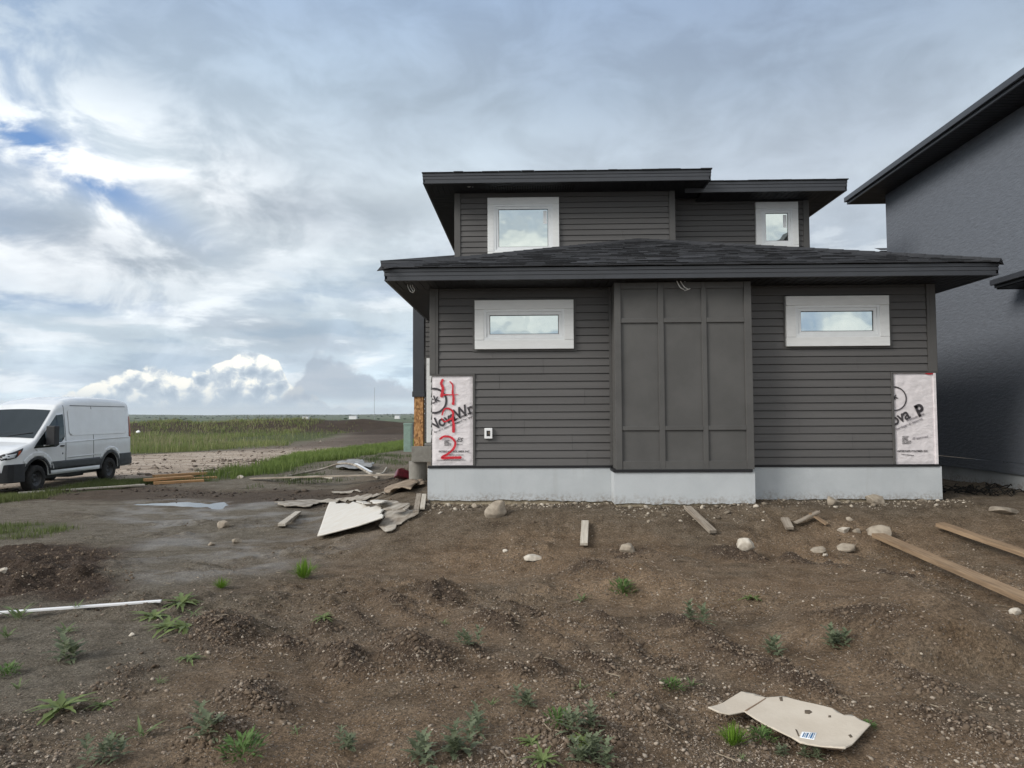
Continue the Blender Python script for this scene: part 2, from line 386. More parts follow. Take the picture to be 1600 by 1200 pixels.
MOUND=[(.2,7.3),(2.7,7.35),(3.35,6.2),(3.3,4.75),(2.9,4.5),(2.2,4.75),(1.5,5.7),(.4,6.6)]
def pz(pts,z): return [tuple(atz(a,b,z)[:2]) for a,b in pts]
RUT=pz([(0,850),(90,838),(170,850),(205,885),(150,935),(0,940),(-200,950),(-200,850)],0.0)
PUD=pz([(205,786.5),(240,784.5),(265,783.5),(292,783),(319,785.5),(330,787),(334,785),(346,783),(355,788),(344,795),(334,793.5),(328,790),(312,791.5),(298,790.5),(256,788.6),(225,788)],-.28)
WETZ=pz([(180,770),(420,770),(560,790),(520,850),(640,870),(480,900),(240,940),(150,900),(250,860),(150,800)],-.1)
ROAD=pz([(150,712),(330,703),(450,693),(560,676),(700,664),(700,676),(560,690),(480,706),(320,744),(230,748),(100,760),(-400,800),(-400,735)],-.33)
FIELD=pz([(-900,664),(800,658.5),(640,664),(560,673),(450,688),(330,701),(150,710),(-900,745)],-.33)
VERGE=pz([(318,744),(480,709),(640,686),(700,680),(690,694),(640,698),(500,722),(420,740),(330,750)],-.33)
VANG=pz([(-200,800),(60,770),(150,752),(330,738),(330,752),(230,757),(90,773),(-200,812)],-.33)
PATCH=pz([(-80,812),(20,806),(95,802),(112,815),(80,832),(20,838),(-80,845)],-.05)
LUMPS=[(686,926,.30,.12,.05),(650,1022,.34,.16,.075),(537,1033,.25,.13,.05),(772,980,.25,.10,.05),(747,1022,.12,.08,.035),(912,900,.22,.16,.06),(950,966,.22,.07,.04),(975,1000,.30,.08,.06),(947,1045,.26,.08,.06),(860,1054,.16,.07,.04),(810,1059,.12,.06,.035),(607,931,.28,.10,.04),(824,945,.22,.07,.035),(1062,977,.20,.12,.05),(1094,988,.30,.09,.06),(1138,1012,.25,.08,.05),(1232,1058,.30,.10,.05),(1155,876,.28,.16,.08),(1255,893,.40,.12,.05),(345,993,.35,.18,.06),(402,1100,.22,.12,.05),(326,1154,.16,.10,.05),(452,1004,.25,.08,.04),(502,978,.16,.08,.04),(1010,1120,.20,.14,.05),(900,1150,.22,.16,.05),(560,960,.35,.06,.03),(640,955,.4,.05,.03),(880,1000,.3,.05,.025),(1380,900,.5,.12,.05),(1000,880,.4,.14,.06),(200,1060,.2,.1,.02),(120,900,.4,.14,.05),(60,880,.4,.14,.05),(30,910,.3,.14,.05),(1330,1000,.4,.1,.03),(1420,1060,.3,.1,.03),(1500,1130,.3,.12,.03)]
LW=[(*atz(p,q,.03)[:2],l,w_,h_) for p,q,l,w_,h_ in LUMPS]
def lumpf(x,y):
    x=np.asarray(x,float); y=np.asarray(y,float)
    if x.size>5000:
        k=(y<10)&(np.abs(x)<7)&(y>1); out=np.zeros(x.shape); out[k]=lumpf_(x[k],y[k]); return out
    return lumpf_(x,y)
def lumpf_(x,y):
    r=np.zeros(np.shape(x)); wbx=fbm(x*5,y*5,3,301)*.16; wby=fbm(x*5+9,y*5,3,305)*.16
    for cx,cy,l,w_,h_ in LW:
        dx=x-cx+wbx; dy=y-cy+wby; u=dx*.56-dy*.83; v=dx*.83+dy*.56
        r=np.maximum(r,1.35*h_*np.exp(-((u/l)**2+(v/w_)**2)))
    return r
def H(x,y,fine=True):
    x=np.asarray(x,float); y=np.asarray(y,float)
    lm=S(-.8,-3.2,x)
    base=-.33*S(6.5,16,y)*lm
    dx=np.maximum(-1.25-x,0); dy=np.maximum(9.4-y,0)
    wob=fbm(x*.9,y*.9,3,5)*.6
    wx=1.9+.28*np.maximum(y-9.4,0)
    wd=np.sqrt((dx/wx)**2+(dy/2.15)**2)+wob*.25
    bank=(.405-base*1.0)*(1-S(.02,1.0,wd))*S(26,17,y)
    h=base+bank
    h=h+.04*np.exp(-((dy-.55)/.28)**2)*(dx<.3)*(y<9.4)*(.5+2*fbm(x*1.3,y*1.3,2,9))
    md=sdpoly(x,y,MOUND)+fbm(x*1.6,y*1.6,3,3)*.5
    h=h+.17*S(.25,-.35,md)*(1-.6*(bank>.25))
    h=h+.24*np.exp(-(((x-2.62-wob*.3)/.52)**2))*S(4.36,4.52,y+wob*.25+np.abs(x-2.62)*.12)*S(5.7,4.75,y)
    lf=lumpf(x,y); h=h+lf
    h=h+.05*np.exp(-(((x-.2)/.9)**2+((y-6.6)/.4)**2))
    far=S(40,14,y)
    # wheel tracks and scraped ridges running away to the left
    u=(x*.56-y*.83); v=(x*.83+y*.56)
    tr=np.abs(vn(v*1.5+u*.12,u*.25,31)-.5)*2
    h=h+(tr-.5)*.075*S(-3.5,-1.5,x)*S(9,7.5,y)*far
    h=h+fbm(x*.45,y*.45,3,41)*.10*S(60,10,y)
    rd=np.minimum(np.abs(x*.25+y-16.2+fbm(x*.3,y*.3,2,77)*.8),np.abs(x*.25+y-14.0+fbm(x*.3,y*.3,2,78)*.8))
    h=h-.07*np.exp(-(rd/.25)**2)*lm*(y<19)
    lump=S(.02,.25,fbm(x*1.2,y*1.2,3,51))
    rough=.35+1.1*lump
    rt=S(.3,-.4,sdpoly(x,y,RUT)); rough=rough+1.4*rt+lf*16
    h=h-.03*rt
    h=h+fbm(x*2.3,y*2.3,3,61)*.10*rough*far
    if fine:
        h=h+np.abs(fbm(x*6,y*6,4,71))*.085*rough*far*S(20,9,y)
        h=h+(np.abs(fbm(x*14,y*14,2,83))*.03+fbm(x*20,y*20,3,81)*.022)*rough*S(11,6,y)
    pd=sdpoly(x,y,PUD); w1=S(2.6,1.2,pd); h=np.where(w1>0,np.maximum(h,h*(1-w1)+(-.275+.02*fbm(x*4,y*4,2,8))*w1),h); w2=S(.16,-.12,pd+fbm(x*5,y*5,2,12)*.12); h=h*(1-w2)+(-.33)*w2
    # far land: dirt berm, then farmland and low hills
    h=h-.25*S(25,60,y)
    br=np.exp(-((y-112-10*np.sin(x*.03))/7.0)**2)*(1.65+fbm(x*.09,y*.06,4,91)*1.7)*S(25,-10,x)
    br=br+np.exp(-((y-88)/5.0)**2)*(1.0+fbm(x*.13,y*.1,4,95)*1.4)*S(-26,-16,x)*S(30,0,x)*.75
    h=h+br+fbm(x*.25,y*.25,3,99)*.25*S(35,80,y)*S(400,200,y)
    h=h-3.5*S(130,600,y)
    rr=np.sqrt(x*x+y*y)
    h=h+S(1200,5200,rr)*(17+44*(fbm(x*.0006+3,y*.0006,4,101)+.18))
    # the land right behind the houses and beside them stays level
    return h
def ground(px,py,off=0.0):
    d=ray(px,py); s=1.0
    ss=np.concatenate([np.arange(1.5,40,.02),np.arange(40,400,.5)])
    X=d.x*ss; Y=d.y*ss; Z=CAMZ+d.z*ss-off
    hh=H(X,Y); i=np.argmax(Z<hh)
    if Z[i]>=hh[i]: i=len(ss)-1
    return Vector((X[i],Y[i],float(hh[i])))
def hz(x,y): return float(H(np.array([x]),np.array([y]))[0])
# ---------------------------------------------------------------- ground sheet
def axis(lo,hi,step,r,far_lo,far_hi):
    c=list(np.arange(lo,hi+1e-6,step)); s=step; v=c[-1]
    while v<far_hi: s*=r; v+=s; c.append(v)
    s=step; v=c[0]; a=[]
    while v>far_lo: s*=r; v-=s; a.append(v)
    return np.array(a[::-1]+c)
gx=axis(-5.5,5.5,.024,1.02,-9000,9000); gy=axis(2.2,9.6,.022,1.019,-60,12000)
GX,GY=np.meshgrid(gx,gy); GZ=H(GX,GY)
GZ=np.where(GY<1.0,GZ*S(-6,1,GY),GZ)
nx,ny=len(gx),len(gy); V=np.c_[GX.ravel(),GY.ravel(),GZ.ravel()]
ii=np.arange(nx*ny).reshape(ny,nx)
Fq=np.c_[ii[:-1,:-1].ravel(),ii[:-1,1:].ravel(),ii[1:,1:].ravel(),ii[1:,:-1].ravel()]
m=bpy.data.materials.new('ground'); m.use_nodes=True; t=NT(m.node_tree)
pos=t.n('ShaderNodeNewGeometry').outputs['Position']
A=lambda n:t.n('ShaderNodeAttribute',attribute_name=n).outputs['Fac']
na=t.noise(pos,.9,6,.6,.2); nb=t.noise(pos,6,8,.65); nc=t.noise(pos,45,5,.7); nd=t.noise(pos,170,3,.7)
c=t.ramp(nb,[(.28,(.098,.074,.050)),(.5,(.160,.126,.090)),(.74,(.225,.184,.140))])
red=t.ramp(nb,[(.28,(.135,.090,.054)),(.5,(.215,.150,.096)),(.74,(.285,.210,.143))])
c=t.mix(t.m('MULTIPLY',A('red'),t.ss(na,.25,.6)),c,red)
mud=t.ramp(nb,[(.28,(.112,.096,.072)),(.55,(.185,.163,.129)),(.8,(.245,.219,.178))])
c=t.mix(A('mud'),c,mud)
c=t.mix(A('churn'),c,t.mix(nb,(.048,.034,.025,1),(.105,.078,.060,1)))
road=t.ramp(t.noise(t.n('ShaderNodeMapping',{0:pos,3:(.35,1.3,1)}).outputs[0],1.6,7,.7),[(.34,(.22,.17,.125)),(.5,(.42,.345,.275)),(.7,(.56,.49,.41))])
c=t.mix(A('track'),c,t.mix(nb,(.10,.078,.062,1),(.20,.16,.13,1)))
c=t.mix(A('road'),c,road)
c=t.mix(A('green'),c,t.mix(nb,(.045,.060,.022,1),(.10,.115,.045,1)))
fp=t.n('ShaderNodeMapping',{0:pos,3:(.002,.006,1)}).outputs[0]
fld=t.n('ShaderNodeTexVoronoi',{'Vector':fp,'Scale':1.0}).outputs['Color']
fc=t.ramp(t.n('ShaderNodeSeparateColor',{0:fld}).outputs[0],[(0,(.055,.08,.045)),(.35,(.085,.115,.06)),(.6,(.13,.15,.09)),(.8,(.06,.08,.055)),(1,(.19,.18,.13))])
c=t.mix(A('farm'),c,fc)
c=t.mix(A('berm'),c,t.mix(t.noise(pos,.6,5,.7),(.022,.016,.012,1),(.085,.062,.045,1)))
# worn streaks along the tracks
tk=t.n('ShaderNodeMapping',{0:pos,2:(0,0,R(56)),3:(.55,2.6,1)},vector_type='POINT').outputs[0]
ns=t.noise(tk,1.1,6,.62)
c=t.mix(t.m('MULTIPLY',A('red'),t.m('MULTIPLY',t.ss(ns,.50,.66),.55)),c,(.285,.205,.135,1))
c=t.mix(t.m('MULTIPLY',t.m('SUBTRACT',1.0,A('farm')),t.m('MULTIPLY',t.ss(ns,.47,.33),.45)),c,(.070,.050,.034,1))
# little stones pressed into the surface
vo=t.n('ShaderNodeTexVoronoi',{'Vector':pos,'Scale':55.0}); vr=t.n('ShaderNodeSeparateColor',{0:vo.outputs['Color']}).outputs
st_=t.m('MULTIPLY',t.ss(vo.outputs['Distance'],.40,.28),t.m('MULTIPLY',t.m('GREATER_THAN',vr[0],.72),A('grit')))
nf=t.noise(pos,110,3,.7); c=t.mix(1.0,c,t.n('ShaderNodeCombineColor',{i:t.m('ADD',.72,t.m('MULTIPLY',t.ss(nf,.32,.68),.56)) for i in range(3)}).outputs[0],'MULTIPLY')
c=t.mix(st_,c,t.mix(vr[1],(.12,.095,.075,1),(.36,.31,.26,1)))
c=t.mix(1.0,c,t.n('ShaderNodeCombineColor',{i:t.m('ADD',.60,t.m('MULTIPLY',t.ss(nc,.30,.70),.80)) for i in range(3)}).outputs[0],'MULTIPLY')
wet=t.m('MULTIPLY',A('wet'),t.ss(na,.42,.62))
c=t.mix(t.m('MULTIPLY',wet,.2),c,(.07,.062,.055,1))
rgh=t.m('SUBTRACT',.95,t.m('MULTIPLY',wet,.42))
hgt=t.m('ADD',t.m('MULTIPLY',nb,.010),t.m('ADD',t.m('MULTIPLY',nc,.012),t.m('ADD',t.m('MULTIPLY',nd,.0045),t.m('MULTIPLY',st_,.004))))
hgt=t.m('MULTIPLY',hgt,t.m('SUBTRACT',1.0,t.m('MULTIPLY',wet,.65)))
bp=t.n('ShaderNodeBump',{'Strength':1.0,'Distance':3.0,'Height':hgt})
b=t.n('ShaderNodeBsdfPrincipled',{'Base Color':c,'Roughness':rgh,'Specular IOR Level':t.m('ADD',.15,t.m('MULTIPLY',wet,.5)),'Normal':bp.outputs[0]})
t.n('ShaderNodeOutputMaterial',{0:b.outputs[0]}); MT['ground']=m
gr_=arrays_obj('ground',V,Fq,'ground',smooth=True); tag(gr_,'bare brown soil lot running back to fields and low hills','ground',kind='structure')
x,y=V[:,0],V[:,1]
nz1=fbm(x*1.1,y*1.1,4,201); nzb=fbm(x*.12,y*.12,4,203)
def zone(P,soft,amp,big=False):
    return S(soft,-soft,sdpoly(x,y,P)+ (nzb if big else nz1)*amp)
Z={}
Z['red']=S(-2.6,-.8,x+nz1*1.4)*S(9.0,7.6,y+nz1*.8)*.95
Z['mud']=S(-.6,-3.0,x+y*.12+nz1*2.2)*.9
Z['churn']=np.clip(zone(RUT,.25,1.2)+S(2.2,1.2,np.abs(x*.22+y-15.3+nz1*2))*S(-1.5,-4,x)*.8+np.clip(lumpf(x,y)*22,0,.85),0,1)
Z['track']=zone(ROAD,.8,3.0)*S(10,12,y)
Z['road']=zone(ROAD,.6,3.0)*S(10,12,y)*S(52,38,y+nz1*14)
Z['green']=np.clip(zone(FIELD,1.5,6,True)+zone(VERGE,.5,1.5)+zone(VANG,.3,1.2)*.8+zone(PATCH,.15,.5)*.5,0,1)*S(-.5,-1.5,x+y*.0)
Z['farm']=S(130,160,y)
bz=np.clip(S(16,8,np.abs(y-112-10*np.sin(x*.03)))+S(9,4,np.abs(y-88))*S(-28,-18,x)+S(-22,-12,x+nzb*16)*S(50,60,y)*S(130,120,y)*.6,0,1)
Z['berm']=bz
Z['wet']=zone(WETZ,.4,1.6)+zone(PUD,.5,.6)
Z['grit']=np.clip(S(-.25,.2,nz1+.12)*S(-5,-1,x)+.25,0,1)*S(25,12,y)
for k,vv in Z.items():
    a=gr_.data.attributes.new(k,'FLOAT','POINT'); a.data.foreach_set('value',np.clip(vv,0,1).astype(np.float32))
# ---------------------------------------------------------------- siding, windows and roofs
E=.1016
def siding(mb,o,u,n,z0,z1,spans,m='siding'):
    """laps from z0 up; o=(x,y) of the wall line start, u along, n outward; spans(z)->[(a,b)] along u"""
    k=0; z=z0; jx=None; jr=random.Random(int(abs(z0*999+o[0]*77+o[1]*7)))
    while z<z1-.004:
        zt=min(z+E,z1); zr=min(z+.090,zt)
        for a,b in spans((z+zt)/2):
            if k%2==0 and b-a>1.6: jx=jr.uniform(a+.3,b-.3)
            segs=((a,jx-.001,0),(jx+.001,b,-.0022)) if (jx is not None and a<jx<b) else ((a,b,0),)
            for a_,b_,of in segs:
                pr=[(.022+of,z),(.008+of,zr),(-.006,zr),(-.006,zt)]; vs=[]
                for s_ in (a_,b_):
                    vs.append((o[0]+u[0]*s_-n[0]*.006,o[1]+u[1]*s_-n[1]*.006,z))
                    for d,h in pr: vs.append((o[0]+u[0]*s_+n[0]*d,o[1]+u[1]*s_+n[1]*d,h))
                c=5; mb.add(vs,[(i,i+1,i+1+c,i+c) for i in range(4)]+[(0,1,2,3,4),(5,6,7,8,9)],m)
        z+=E; k+=1
def roof_face(mb,pts,m='shingles'):
    """planar roof face with uvs: u along first edge, v up the slope"""
    P=[Vector(p) for p in pts]; e=(P[1]-P[0]).normalized(); nn=e.cross(P[2]-P[0]).normalized(); f=nn.cross(e)
    uv=[((p-P[0]).dot(e)+P[0].x*.37+P[0].y,(p-P[0]).dot(f)) for p in P]
    mb.add(P,[tuple(range(len(P)))],m,[uv])
def window(parent,x0,x1,z0,z1,Y,tw,head,fr,sticker=False,tip=(0,0)):
    """trim boards on wall plane Y (facing -Y); tw side trim width, head header width"""
    b=MB()
    b.box(x0,x1,Y-.045,Y+.02,z1-head,z1)
    b.box(x0,x0+tw,Y-.040,Y+.02,z0+tw,z1-head-.0025); b.box(x1-tw,x1,Y-.040,Y+.02,z0+tw,z1-head-.0025)
    b.box(x0,x1,Y-.040,Y+.02,z0,z0+tw-.0025)
    o=b.build('window','light_trim',parent,bevel=.003)
    g=MB(); a0,a1,c0,c1=x0+tw,x1-tw,z0+tw,z1-head
    for k,(wd,yy) in enumerate(((fr*.45,Y-.034),(fr*.55,Y-.020))):
        s=.003 if k==0 else 0
        g.box(a0-s,a1+s,yy,Y+.03,c1-wd,c1+s); g.box(a0-s,a1+s,yy,Y+.03,c0-s,c0+wd)
        g.box(a0-s,a0+wd,yy,Y+.03,c0+wd,c1-wd); g.box(a1-wd,a1+s,yy,Y+.03,c0+wd,c1-wd)
        a0+=wd;a1-=wd;c0+=wd;c1-=wd
    g.build('frame','vinyl',o,bevel=.002)
    h=MB(); h.box(a0-.006,a1+.006,Y+.002,Y+.012,c0-.006,c1+.006); gl=h.build('glass','glass',o)
    ga=MB(); ga.box(a0-.002,a1+.002,Y-.002,Y+.001,c0-.002,c0+.008); ga.box(a0-.002,a1+.002,Y-.002,Y+.001,c1-.008,c1+.002); ga.box(a0-.002,a0+.008,Y-.002,Y+.001,c0+.008,c1-.008); ga.box(a1-.008,a1+.002,Y-.002,Y+.001,c0+.008,c1-.008)
    ga.build('gasket','black_plastic',o)
    if sticker:
        k=MB(); k.box(a1-.085,a1-.02,Y-.0015,Y+.0,c1-.27,c1-.03); k.build('sticker','paper',o)
    return o
def board(mb,x0,x1,y0,y1,z0,z1,m=None): mb.box(x0,x1,y0,y1,z0,z1,m)

YW=9.45                       # garage wall plane
xl=at(674,600,YW).x; xr=at(1461.5,600,YW).x
zs=(at(675,729.5,YW).z+at(1462,727.5,YW).z)/2     # bottom of the siding
YF=8.83
ze=(at(700,418,YF).z+at(1500,409.5,YF).z)/2       # garage roof edge
zfb=(at(700,437.5,YF).z+at(1500,431,YF).z)/2      # bottom of fascia
fx0=at(601,430,YF).x; fx1=at(1560,425,YF).x
ztop=zfb+.0
YU1,YU2=12.85,13.30
house=empty('house',(0,0,0)); tag(house,'two-storey dark grey house with lap siding, hip roofs and unfinished corner patches','house')
ux0=at(712,350,YU1).x; ux1=at(1053,350,YU1).x; ux2=at(1262,350,YU2).x
zu=(at(700,287,12.25).z+at(1100,281,12.25).z)/2   # upper soffit
zu2=zu
zut=zu+.19
# foundation
bx0=at(960,760,YW-.40).x; bx1=at(1180,760,YW-.40).x; YB=YW-.37
f=MB()
def wavy(x0,x1,y,yb,zt,seed):
    n=int((x1-x0)/.03)+2; xs=np.linspace(x0,x1,n); zb=.440+.05*fbm(xs*1.1,xs*0+seed,4,seed)+.03*fbm(xs*14,xs*0,3,seed+3)
    vs=[];fs=[]
    for i in range(n):
        vs+= [(xs[i],y,zb[i]),(xs[i],y,zt),(xs[i],yb,zt),(xs[i],yb,zb[i])]
    for i in range(n-1):
        a=i*4;b=a+4; fs+=[(a,b,b+1,a+1),(a+1,b+1,b+2,a+2),(a+3,b+3,b,a)]
    fs+=[(0,1,2,3),tuple((n-1)*4+k for k in (3,2,1,0))]
    f.add(vs,fs)
Fx0=at(668,760,YW-.03).x; Fx1=at(1472,750,YW-.03).x
wavy(Fx0,bx0-.002,YW-.03,YW+.1,zs-.012,3); wavy(bx1+.002,Fx1,YW-.03,YW+.1,zs-.012,9)
wavy(bx0,bx1,YB-.03,YW+.1,zs-.045,6)
f.box(Fx0,Fx0+.12,YW+.102,19,-.2,zs-.012); f.box(Fx1-.12,Fx1,YW+.102,21,-.2,zs-.012)
f.build('foundation','parging',house)
f=MB(); f.box(Fx0+.03,Fx1-.03,YW-.005,YW+.09,-.3,zs-.03); f.box(bx0+.025,bx1-.025,YB-.008,YW-.01,-.3,zs-.06)
f.build('footing','raw_concrete',house)
# dark flashing over the foundation
f=MB(); f.box(Fx0+.005,bx0-.01,YW-.045,YW,zs-.012,zs+.018); f.box(bx1+.01,Fx1-.03,YW-.045,YW,zs-.012,zs+.018)
f.box(bx0-.012,bx1-.03,YB-.05,YW-.05,zs-.045,zs-.012)
f.build('flashing','soffit',house,bevel=.002)
# garage body behind the cladding
f=MB(); f.box(xl+.012,xr-.012,YW+.008,YU1+.5,zs+.02,zfb+.03); f.build('garage_wall','soffit',house)
# patches
wl0,wl1=xl+.012,at(739,650,YW).x; wz1=at(707,587,YW).z; wz0=at(707,727,YW).z
wr0,wr1=at(1396,650,YW).x,xr-.02; wrz1=at(1427,583,YW).z; wrz0=at(1427,726,YW).z
px0=at(961,560,YB).x; px1=at(1174,560,YB).x
s=MB()
def spanL(z):
    a=(wl1+.03) if z<wz1+.012 else xl+.10
    return [(a,px0-.035)]
def spanR(z):
    b_=(wr0-.03) if z<wrz1+.012 else xr-.10
    return [(px1+.035,b_)]
siding(s,(0,YW),(1,0),(0,-1),zs+.018,zfb+.02,spanL); s.build('garage_siding','siding',house)
s=MB(); siding(s,(0,YW),(1,0),(0,-1),zs+.018,zfb+.02,spanR); s.build('garage_siding','siding',house)
s=MB(); siding(s,(xl,YW+.1),(0,1),(-1,0),zs+.018,zfb+.02,lambda z:[(0,5.2)]); s.build('side_siding','siding',house); s=MB(); siding(s,(xr,YW+.1),(0,1),(1,0),zs+.018,zfb+.02,lambda z:[(0,11)])
s.build('side_siding','siding',house)
# corner posts and patch frames
c=MB(); c.box(px0-.034,px0-.002,YW-.028,YW+.01,zs+.02,zfb+.01); c.build('corner_post','trim_dark',house)
c=MB(); c.box(px1+.002,px1+.034,YW-.028,YW+.01,zs+.02,zfb+.01); c.build('corner_post','trim_dark',house)
c=MB()
c.box(xl-.02,xl+.095,YW-.032,YW+.1,wz1+.02,zfb+.015); c.box(xl-.014,xl+.06,YW-.036,YW-.032,wz1+.022,zfb+.01)
c.build('corner_post','trim_dark',house,bevel=.003); c=MB()
c.box(xr-.095,xr+.02,YW-.032,YW+.1,wrz1+.02,zfb+.015); c.box(xr-.06,xr+.014,YW-.036,YW-.032,wrz1+.022,zfb+.01)
c.build('corner_post','trim_dark',house,bevel=.003)
c=MB()
c.box(xl-.02,wl1+.028,YW-.034,YW+.005,wz1,wz1+.018); c.box(wl1,wl1+.028,YW-.032,YW+.005,zs+.02,wz1)
c.build('channel_trim','trim_dark',house,bevel=.002); c=MB()
c.box(wr0-.028,xr+.02,YW-.034,YW+.005,wrz1,wrz1+.018); c.box(wr0-.028,wr0,YW-.032,YW+.005,zs+.02,wrz1-.001)
c.build('channel_trim','trim_dark',house,bevel=.002)
# ---- house wrap patches with their printing
def clip(me,x0,x1,z0,z1):
    bm=bmesh.new(); bm.from_mesh(me)
    for co,no in (((x0,0,0),(-1,0,0)),((x1,0,0),(1,0,0)),((0,0,z0),(0,0,-1)),((0,0,z1),(0,0,1))):
        bmesh.ops.bisect_plane(bm,geom=bm.verts[:]+bm.edges[:]+bm.faces[:],plane_co=co,plane_no=no,clear_outer=True)
    bm.to_mesh(me); bm.free()
def textmesh(s_,size,bold=0.0,shear=0.0,space=1.0,sx=1.0):
    cu=bpy.data.curves.new('t','FONT'); cu.body=s_; cu.size=size; cu.offset=bold; cu.shear=shear; cu.space_character=space
    ob=bpy.data.objects.new('t',cu); COL.objects.link(ob); bpy.context.view_layer.update()
    me=bpy.data.meshes.new_from_object(ob.evaluated_get(bpy.context.evaluated_depsgraph_get()))
    bpy.data.objects.remove(ob); bpy.data.curves.remove(cu)
    out=([(v.co.x*sx,v.co.y) for v in me.vertices],[tuple(p.vertices) for p in me.polygons]); bpy.data.meshes.remove(me)
    return out
def put(mb,tx,x,z,ang,y,m='ink'):
    c_,s_=math.cos(R(ang)),math.sin(R(ang))
    mb.add([(x+a*c_-b*s_,y,z+a*s_+b*c_) for a,b in tx[0]],tx[1],m)
def ring(mb,cx,cz,r,wd,y,m='ink',k=48,sq=1.0):
    vs=[];fs=[]
    for i in range(k):
        a=2*math.pi*i/k
        for rr in (r,r-wd): vs.append((cx+rr*math.cos(a)*sq,y,cz+rr*math.sin(a)))
    for i in range(k): j=(i+1)%k; fs.append((2*i,2*i+1,2*j+1,2*j))
    mb.add(vs,fs,m)
def wrap_panel(name,x0,x1,z0,z1,seed):
    n1_,n2_=44,90; xs=np.linspace(x0,x1,n1_); zz=np.linspace(z0,z1,n2_); XX,ZZ=np.meshgrid(xs,zz)
    edge=np.minimum.reduce([XX-x0,x1-XX,ZZ-z0,z1-ZZ]); 
    YY=YW-.006-(.006+.016*np.abs(fbm(XX*5+ZZ*2,ZZ*9-XX*3,4,seed)))*S(0,.05,edge)
    V_=np.c_[XX.ravel(),YY.ravel(),ZZ.ravel()]; q_=np.arange(n1_*n2_).reshape(n2_,n1_)
    o=arrays_obj(name,V_,np.c_[q_[:-1,:-1].ravel(),q_[:-1,1:].ravel(),q_[1:,1:].ravel(),q_[1:,:-1].ravel()],'wrap',smooth=True); o.parent=house
    return o
YT=YW-.0235
wl=wrap_panel('house_wrap',wl0,wl1,wz0,wz1,5); tag(wl,'unfinished corner patch of house wrap with a red spray painted number')
wr=wrap_panel('house_wrap',wr0,wr1,wrz0,wrz1,8); tag(wr,'unfinished corner patch of pale house wrap without spray paint')
def zl(a,b): p=at(660+a/6.667,570+b/6.667,YW); return p.x,p.z
def zr_(a,b): p=at(1370+a/6.667,560+b/6.667,YW); return p.x,p.z
def _fin(L_,pn,nm):
    if pn is wl: bb=(wl0+.004,wl1-.004,wz0,wz1)
    else: bb=(wr0+.004,wr1-.01,wrz0,wrz1)
    o=L_.build(nm,'ink',pn); clip(o.data,*bb)
    if len(o.data.polygons)==0: bpy.data.objects.remove(o)
def lett(pn,*k): L_=MB(); put(L_,*k); _fin(L_,pn,'lettering')
def rlett(pn,*k,**q): L_=MB(); ring(L_,*k,**q); _fin(L_,pn,'logo_ring')
cx,cz=zl(125,375); rlett(wl,cx,cz,.174,.026,YT)
x_,z_=zl(62,428); lett(wl,textmesh('ack',.135,.0035,0,1.0),x_-.015,z_,21,YT)
x_,z_=zl(88,690); lett(wl,textmesh('NovaWrap',.205,.0045,0,.97,.86),x_,z_,23,YT)
x_,z_=zl(128,712); lett(wl,textmesh('Pare-air de bâtiment Enveloppe',.030,.0008),x_,z_,23,YT)
x_,z_=zl(285,600); lett(wl,textmesh('Premium Building Membrane',.036,.0012),x_,z_,22,YT)
x_,z_=zl(300,632); lett(wl,textmesh('Development Type Quality',.030,.0008),x_,z_,21,YT)
x_,z_=zl(358,795); lett(wl,textmesh('ES',.075,.001,.3),x_,z_,-6,YT)
for i in range(5):
    x_,z_=zl(230,790+i*13); lett(wl,textmesh(['TESTED','SHEET','LISTED','TO CODE','GRADE A'][i],.021,.0006),x_,z_,0,YT)
x_,z_=zl(358,836); lett(wl,textmesh('APPROVED',.017,.0003),x_,z_,0,YT)
x_,z_=zl(172,911); lett(wl,textmesh('INTERTAPE POLYMER INC',.0335,.0010,0,1.06),x_,z_,0,YT)
x_,z_=zl(275,942); lett(wl,textmesh('intertape.group.com',.024,.0004),x_,z_,0,YT)
x_,z_=zl(150,997); lett(wl,textmesh('www.intertape-polymer-group-building-products',.0195,.0003),x_,z_,0,YT)
def stroke(mb,pts,wd,y,conv,seed=0):
    P=[Vector((conv(a,b)[0],0,conv(a,b)[1])) for a,b in pts]
    Q=[]
    for i in range(len(P)-1):
        p0=P[max(i-1,0)];p1=P[i];p2=P[i+1];p3=P[min(i+2,len(P)-1)]
        for k in range(8):
            t_=k/8; Q.append(.5*((2*p1)+(-p0+p2)*t_+(2*p0-5*p1+4*p2-p3)*t_*t_+(-p0+3*p1-3*p2+p3)*t_**3))
    Q.append(P[-1]); rnd=random.Random(seed); vs=[];fs=[];n=len(Q)
    W=wd if isinstance(wd,(list,tuple)) else [wd,wd]
    for i,p in enumerate(Q):
        d=(Q[min(i+1,n-1)]-Q[max(i-1,0)]).normalized(); a=Vector((-d.z,0,d.x)); r=(W[0]+(W[1]-W[0])*i/(n-1))/2*(1+rnd.uniform(-.14,.14))
        for s_ in (1,-1): vs.append((p.x+a.x*r*s_,y,p.z+a.z*r*s_))
    for i in range(n-1): fs.append((2*i,2*i+1,2*i+3,2*i+2))
    mb.add(vs,fs)
    for e in (0,-1):
        r=W[e]/2*1.1; vs=[(Q[e].x+r*math.cos(k*.524),y-.0004,Q[e].z+r*math.sin(k*.524)) for k in range(12)]
        mb.add(vs,[tuple(range(12))])
sp_=MB(); YS=YT-.0015; K=.00128
